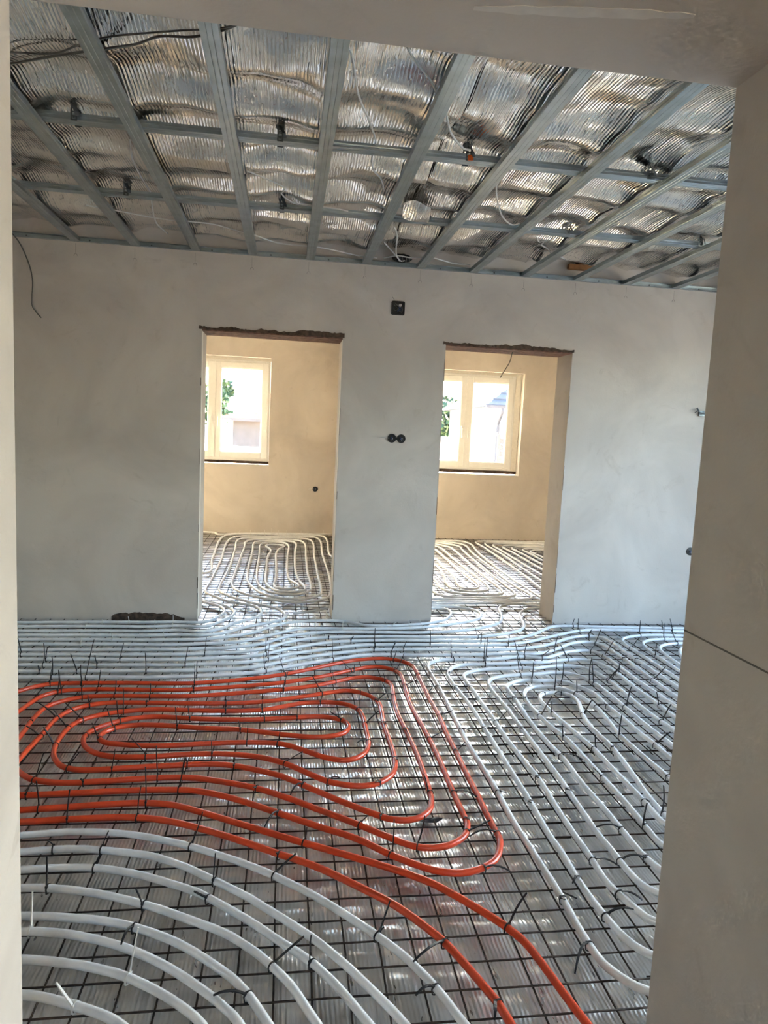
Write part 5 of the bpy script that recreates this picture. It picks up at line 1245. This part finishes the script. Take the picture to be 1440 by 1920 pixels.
LAB['P12'] = ('white pipe touching the orange coil at the back, bending right afterwards', BG)
LG = 'white pipe loops right of the orange coil'
for k in range(7):
    LAB['Q%d' % (k+1)] = ('white pipe loop right of the orange coil, %s counted from the orange pipe' % ORD[k], LG)
for k in range(4):
    LAB['S%d' % (k+1)] = ('white hairpin pipe by the right jamb near the wall, %s from the doorway' % ORD[k], 'white hairpins near the right jamb')
RG = 'white pipes in the right back room'
for k in range(6):
    LAB['D%d' % (k+1)] = ('white pipe turning left in the right back room, %s from the left' % ORD[k], RG)
for k in range(7):
    LAB['E%d' % (k+1)] = ('white pipe turning right at the far end of right back room, %s from the left' % ORD[k], RG)
LAB['F1'] = ('straight white pipe across the right back room, second from the threshold', RG)
LAB['F2'] = ('straight white pipe across the right back room, closest to the threshold', RG)

def smooth_path(txt):
    P = [tuple(int(v)/1000 for v in t.split(',')) for t in txt.split()]
    out = []
    for q in catmull([(a, b, 0) for a, b in P], 4):
        if not out or (q-out[-1]).length > 0.009:
            out.append(q)
    return out
ZOFF = {}
for idx, (k, txt) in enumerate(PIPES.items()):
    path = smooth_path(txt)
    off = {'F1': 0.0, 'F2': 0.004}.get(k, 0.0)
    pts = [(q.x, q.y, ZP+off+0.003*noise.noise(Vector((q.x*2.5, q.y*2.5, idx*3.1)))) for q in path]
    bm = bmesh.new()
    sweep(bm, pts, RP, 10)
    lab, grp = LAB[k]
    tag(obj('heating_pipe', bm, 'orange' if k == 'orange' else 'white', None, True), lab, 'pipe', grp)

# ================================================================== CABLE TIES
def tie(col, pk, x, y, tx, ty, qx, qy, qz):
    bm = bmesh.new()
    T = Vector((tx, ty, 0)).normalized()
    S = Vector((-T.y, T.x, 0))
    tip = Vector((qx-x, qy-y, qz-ZP))
    side = 1 if S.dot(tip) >= 0 else -1
    R0 = RP+0.0013
    seg = 14
    rings = []
    for i in range(seg):     # closed band round the pipe and the bar below it
        a = 2*PI*i/seg
        d = S*math.cos(a) + Vector((0, 0, 1))*math.sin(a)
        ext = 1.0 + (0.35 if math.sin(a) < -0.5 else 0.0)
        c0 = d*(R0*ext)
        rings.append([bm.verts.new(c0+d*u*0.0008+T*w*0.0024) for u, w in ((1, 1), (1, -1), (-1, -1), (-1, 1))])
    for i in range(seg):
        a, b = rings[i], rings[(i+1) % seg]
        for k in range(4):
            bm.faces.new((a[k], a[(k+1) % 4], b[(k+1) % 4], b[k]))
    hp = S*(side*R0*0.72) + Vector((0, 0, R0*0.72))
    m = Matrix.Translation(hp) @ Matrix((T, S, Vector((0, 0, 1)))).transposed().to_4x4() @ Matrix.Diagonal((0.0075, 0.0065, 0.0060, 1))
    bmesh.ops.create_cube(bm, size=1.0, matrix=m)
    L = (tip-hp).length
    if L > 0.012:
        mid = hp*0.55+tip*0.45
        rnd = random.Random(int(x*1000)*31+int(y*1000))
        flatten = abs(tip.z) < 0.4*L
        bend = Vector((rnd.uniform(-1, 1)*0.05*L, rnd.uniform(-1, 1)*0.12*L, (0.22*L if flatten else 0.0)+0.03*L))
        pts = []
        for i in range(7):
            t = i/6
            pts.append(hp*(1-t)**2 + (mid+bend)*2*t*(1-t) + tip*t*t)
        rad = [1.0, 1.0, 1.0, 0.95, 0.9, 0.8, 0.55]
        sweep(bm, pts, rad, 4, True, flat=(0.0072, 0.0032))
    return obj('cable_tie', bm, 'black' if col == 'b' else 'white_tie', None, False, (x, y, ZP))

def tie_zone(col, pk, x, y, L, rise):
    c = 'black' if col == 'b' else 'whitish'
    tail = 'short cut tail' if L < 0.03 else ('upright tail' if rise > 0.6 else 'slanting tail')
    if pk == 'orange':
        if x > 0.30 and y < 3.9:
            z = 'right bends of orange coil'
        elif y > 3.72:
            z = 'back runs of orange coil'
        elif y > 2.95:
            z = 'inner loops of orange coil'
        else:
            z = 'front runs of orange coil'
    elif pk[0] == 'W':
        z = 'white foreground arcs'
    elif pk[0] == 'S' or pk in ('P9', 'P10'):
        z = 'white pipes at right wall foot'
    elif pk[0] == 'Q' or (pk in ('P11', 'P12') and x > 1.3):
        z = 'far ends of right white loops' if y > 3.3 else 'near runs of right white loops'
    elif y > 5.15:
        z = 'white pipes beyond the doorways'
    elif x > 0.55:
        z = 'white band before the pier'
    else:
        z = 'white band along left wall'
    return c, tail, z
zones = {}
for t in TIES:
    o = tie(*t)
    col, pk, x, y, tx, ty, qx, qy, qz = t
    L = math.sqrt((qx-x)**2+(qy-y)**2+(qz-ZP)**2)
    zones.setdefault(tie_zone(col, pk, x, y, L, (qz-ZP)/max(L, 1e-3)), []).append((x/y, o))
TENS = {20: 'twenty', 30: 'thirty', 40: 'forty'}
def ordinal(n):
    w = ORD + ['fifteenth', 'sixteenth', 'seventeenth', 'eighteenth', 'nineteenth']
    if n < 19:
        return w[n]
    n += 1
    return ('twentieth', 'thirtieth', 'fortieth')[n//10-2] if n % 10 == 0 else TENS[n//10*10]+'-'+ORD[n % 10-1]
for (c, tail, z), lst in zones.items():
    for i, (_, o) in enumerate(sorted(lst, key=lambda e: e[0])):
        tag(o, '%s tie, %s, on %s, %s from left' % (c, tail, z, ordinal(i)), 'cable tie', '%s ties on the %s' % (c, z))
# scraps lying on the foil
def scrap(name, pts, mt, label, w=0.005):
    bm = bmesh.new()
    sweep(bm, pts, 1.0, 4, True, flat=(w, 0.0016))
    tag(obj(name, bm, mt), label, 'scrap')
scrap('tie_offcut', [(0.895, 2.045, 0.020), (0.925, 2.018, 0.021), (0.960, 1.985, 0.020)], 'black', 'black cut-off tie tail lying between two white runs', 0.006)
bm = bmesh.new()
ring = [bm.verts.new((0.052*math.cos(a)*(1+0.3*math.sin(3*a)), 0.022*math.sin(a)*(1+0.25*math.cos(2*a)), 0.003*math.sin(2*a))) for a in [2*PI*i/14 for i in range(14)]]
top = bm.verts.new((0.004, 0, 0.006)); bot = bm.verts.new((0, 0, -0.002))
for i in range(14):
    bm.faces.new((ring[i], ring[(i+1) % 14], top))
    bm.faces.new((ring[(i+1) % 14], ring[i], bot))
tag(obj('plastic_scrap', bm, 'black', None, False, (0.575, 2.475, 0.012)), 'small black plastic scrap between two orange runs', 'scrap')

# ================================================================== OUTSIDE
MT['ground'] = plain('dry_ground', (0.56, 0.49, 0.38), 0.95, 0, 0.2, 0.7)
MT['house'] = plain('white_house_render', (0.80, 0.78, 0.74), 0.9, 0, 0.05, 2.0)
MT['roof_grey'] = plain('grey_roof_tiles', (0.045, 0.048, 0.062), 0.8, 0, 0.2, 4.0)
MT['roof_red'] = plain('terracotta_roof_tiles', (0.48, 0.20, 0.10), 0.8, 0, 0.2, 4.0)
MT['gate'] = plain('brown_grey_gate', (0.05, 0.042, 0.045), 0.7, 0, 0.2, 4.0)
MT['leaf'] = plain('leaves', (0.028, 0.055, 0.018), 0.7, 0, 0.5, 1.2)
MT['bark'] = plain('bark', (0.10, 0.07, 0.05), 0.9, 0, 0.3, 6.0)
GZ = -0.35
bm = bmesh.new()
vs = [bm.verts.new(p) for p in ((-60, 10.2, GZ), (80, 10.2, GZ), (80, 110, GZ), (-60, 110, GZ))]
bm.faces.new(vs)
tag(obj('ground', bm, 'ground'), kind='structure')
MT['lawn'] = plain('gravel', (0.17, 0.155, 0.135), 0.95, 0, 0.4, 3.0)
bm = bmesh.new()
vs = [bm.verts.new(p) for p in ((-60, -60, GZ), (80, -60, GZ), (80, 10.2, GZ), (-60, 10.2, GZ))]
bm.faces.new(vs)
tag(obj('gravel_ground', bm, 'lawn'), kind='structure')

def fence_wall(x0, x1, y, top, label):
    root = tag(empty('fence_wall', (x0, y, GZ)), label, 'fence')
    n = max(1, round((x1-x0)/2.6))
    w = (x1-x0)/n
    for k in range(n):
        obj('panel', bbox(k*w+0.18, (k+1)*w-0.18, -0.08, 0.08, 0, top-GZ-0.12), 'house', root)
    for k in range(n+1):
        pl = obj('pillar', bbox(k*w-0.18, k*w+0.18, -0.18, 0.18, 0, top-GZ), 'house', root)
        obj('cap', bbox(k*w-0.24, k*w+0.24, -0.24, 0.24, top-GZ, top-GZ+0.07), 'concrete', pl)
fence_wall(3.2, 5.75, 20.0, 1.52, 'white garden wall with pillars seen through the right window')
fence_wall(-4.6, -2.0, 22.0, 1.55, 'white garden wall with pillars seen through the left window')
g = tag(empty('garden_gate', (6.15, 20.0, GZ)), 'dark slatted gate in the white garden wall', 'gate')
for k in range(9):
    obj('slat', bbox(0.0, 1.5, -0.02, 0.02, 0.1+k*0.19, 0.1+k*0.19+0.165), 'gate', g)
obj('post', bbox(-0.08, 0.0, -0.05, 0.05, 0, 1.9), 'gate', g)
obj('post', bbox(1.5, 1.58, -0.05, 0.05, 0, 1.9), 'gate', g)

def house(x0, x1, y0, y1, eave, ridge, roofmat, label, pipe_x=None):
    root = tag(empty('house', ((x0+x1)/2, y0, GZ)), label, 'house')
    cx = (x0+x1)/2
    h = eave-GZ
    hw, dp = (x1-x0)/2, y1-y0
    obj('walls', bbox(-hw, hw, 0, dp, 0, h), 'house', root)
    bm = bmesh.new()
    ov = 0.5
    b = [bm.verts.new(p) for p in ((-hw-ov, -ov, h), (hw+ov, -ov, h), (hw+ov, dp+ov, h), (-hw-ov, dp+ov, h))]
    rz = ridge-GZ
    ins = min(hw, dp/2)*0.95
    r = [bm.verts.new((-hw+ins, dp/2, rz)), bm.verts.new((hw-ins, dp/2, rz))]
    for f in ((b[0], b[1], r[1], r[0]), (b[1], b[2], r[1]), (b[2], b[3], r[0], r[1]), (b[3], b[0], r[0]), (b[3], b[2], b[1], b[0])):
        bm.faces.new(f)
    rf = obj('roof', bm, roofmat, root)
    # courses of tiles as raised strips on the front slope
    nrow = 10
    for k in range(nrow):
        t0 = k/nrow
        bm = bmesh.new()
        xa0, xa1 = -hw-ov+(ins+ov)*t0, hw+ov-(ins+ov)*t0
        ya, za = -ov+(dp/2+ov)*t0, h+(rz-h)*t0
        box(bm, xa0, xa1, ya, ya+0.06, za+0.01, za+0.06)
        obj('tile_course', bm, roofmat, rf)
    gt = obj('gutter', bbox(-hw-ov, hw+ov, -ov-0.12, -ov, h-0.08, h+0.02), 'gate', root)
    if pipe_x is not None:
        bm = bmesh.new()
        sweep(bm, catmull([(pipe_x, -ov-0.05, h-0.05), (pipe_x, -ov-0.05, h-0.25), (pipe_x, -0.10, h-0.65), (pipe_x, -0.10, h-0.9), (pipe_x, -0.10, 0.0)], 5), 0.06, 8)
        obj('downpipe', bm, 'gate', root)
    for wx in (-hw*0.5, hw*0.4):
        w = obj('window', bbox(wx-0.6, wx+0.6, -0.03, 0.02, h*0.45, h*0.45+1.2), 'pvc', root)
        obj('pane', bbox(wx-0.52, wx+0.52, -0.04, -0.028, h*0.45+0.08, h*0.45+1.12), 'gate', w)
house(7.85, 16.85, 26.5, 34.0, 2.62, 5.2, 'roof_grey', 'white house with a grey hipped roof through the right window', -4.35)
house(-2.2, 0.4, 28.0, 32.0, 1.70, 2.15, 'roof_red', 'low white house with a terracotta roof through the left window')

# unseen building added on the right to keep sun out of the main room
hw_ = tag(empty('added_sun_block', (4.6, 5.6, GZ)), 'added unseen building blocking sun from the main room window', 'house')
obj('walls', bbox(0, 7.0, 0, 4.2, 0, 6.2), 'house', hw_)
bm = bmesh.new()
q = [bm.verts.new(p) for p in ((-0.1, -0.4, 6.2), (7.3, -0.4, 6.2), (7.3, 4.6, 6.2), (-0.1, 4.6, 6.2), (-0.1, 2.1, 7.9), (7.3, 2.1, 7.9))]
for f in ((0, 1, 5, 4), (1, 2, 5), (2, 3, 4, 5), (3, 0, 4), (3, 2, 1, 0)):
    bm.faces.new([q[i] for i in f])
obj('roof', bm, 'roof_grey', hw_)

def tree(x, y, hgt, wid, seed, label):
    rnd = random.Random(seed)
    root = tag(empty('garden_tree', (x, y, GZ)), label, 'tree', 'trees behind the garden walls')
    bm = bmesh.new()
    sweep(bm, [(0, 0, 0), (0.05, 0, hgt*0.3), (0, 0.05, hgt*0.6), (0.05, 0, hgt*0.85)], [0.16, 0.12, 0.08, 0.03], 8)
    for k in range(6):
        a = rnd.uniform(0, 2*PI)
        z0 = hgt*rnd.uniform(0.3, 0.6)
        sweep(bm, [(0, 0, z0), (math.cos(a)*wid*0.3, math.sin(a)*wid*0.3, z0+hgt*0.15), (math.cos(a)*wid*0.6, math.sin(a)*wid*0.6, z0+hgt*0.25)], [0.06, 0.04, 0.015], 6)
    obj('trunk', bm, 'bark', root)
    bm = bmesh.new()
    cl_ = []
    for k in range(26):
        a, rr = rnd.uniform(0, 2*PI), wid*rnd.uniform(0.0, 0.8)
        cl_.append((Vector((math.cos(a)*rr, math.sin(a)*rr, hgt*rnd.uniform(0.38, 0.92))), wid*rnd.uniform(0.25, 0.45)))
    for k in range(2600):
        c, r = rnd.choice(cl_)
        d = Vector((rnd.gauss(0, 1), rnd.gauss(0, 1), rnd.gauss(0, 1))).normalized()
        p = c+d*r*rnd.uniform(0.5, 1.0)
        u = Vector((rnd.gauss(0, 1), rnd.gauss(0, 1), rnd.gauss(0, 1))).normalized()*0.15
        w = u.orthogonal().normalized()*0.10
        bm.faces.new([bm.verts.new(q) for q in (p-u, p+w, p+u, p-w)])
    f = obj('foliage', bm, 'leaf', root)
    f['kind'] = 'stuff'
k = 0
for x, y, hh, ww, lb in ((8.3, 36.6, 3.8, 1.7, 'bushy green tree left of the mullion in the right window'), (14.0, 48, 4.1, 2.1, 'green tree behind the mullion of the right window'), (11.0, 41.0, 4.2, 1.7, 'green tree beside the grey roofed house'), (-3.3, 36, 4.0, 0.8, 'slim pale tree through the left window'), (1.8, 40.0, 3.6, 1.7, 'green tree behind the pillared wall, at the pier edge'), (-5.6, 38, 3.9, 1.6, 'bushy tree at the left edge of the left window')):
    tree(x, y, hh, ww, 100+k, lb)
    k += 1
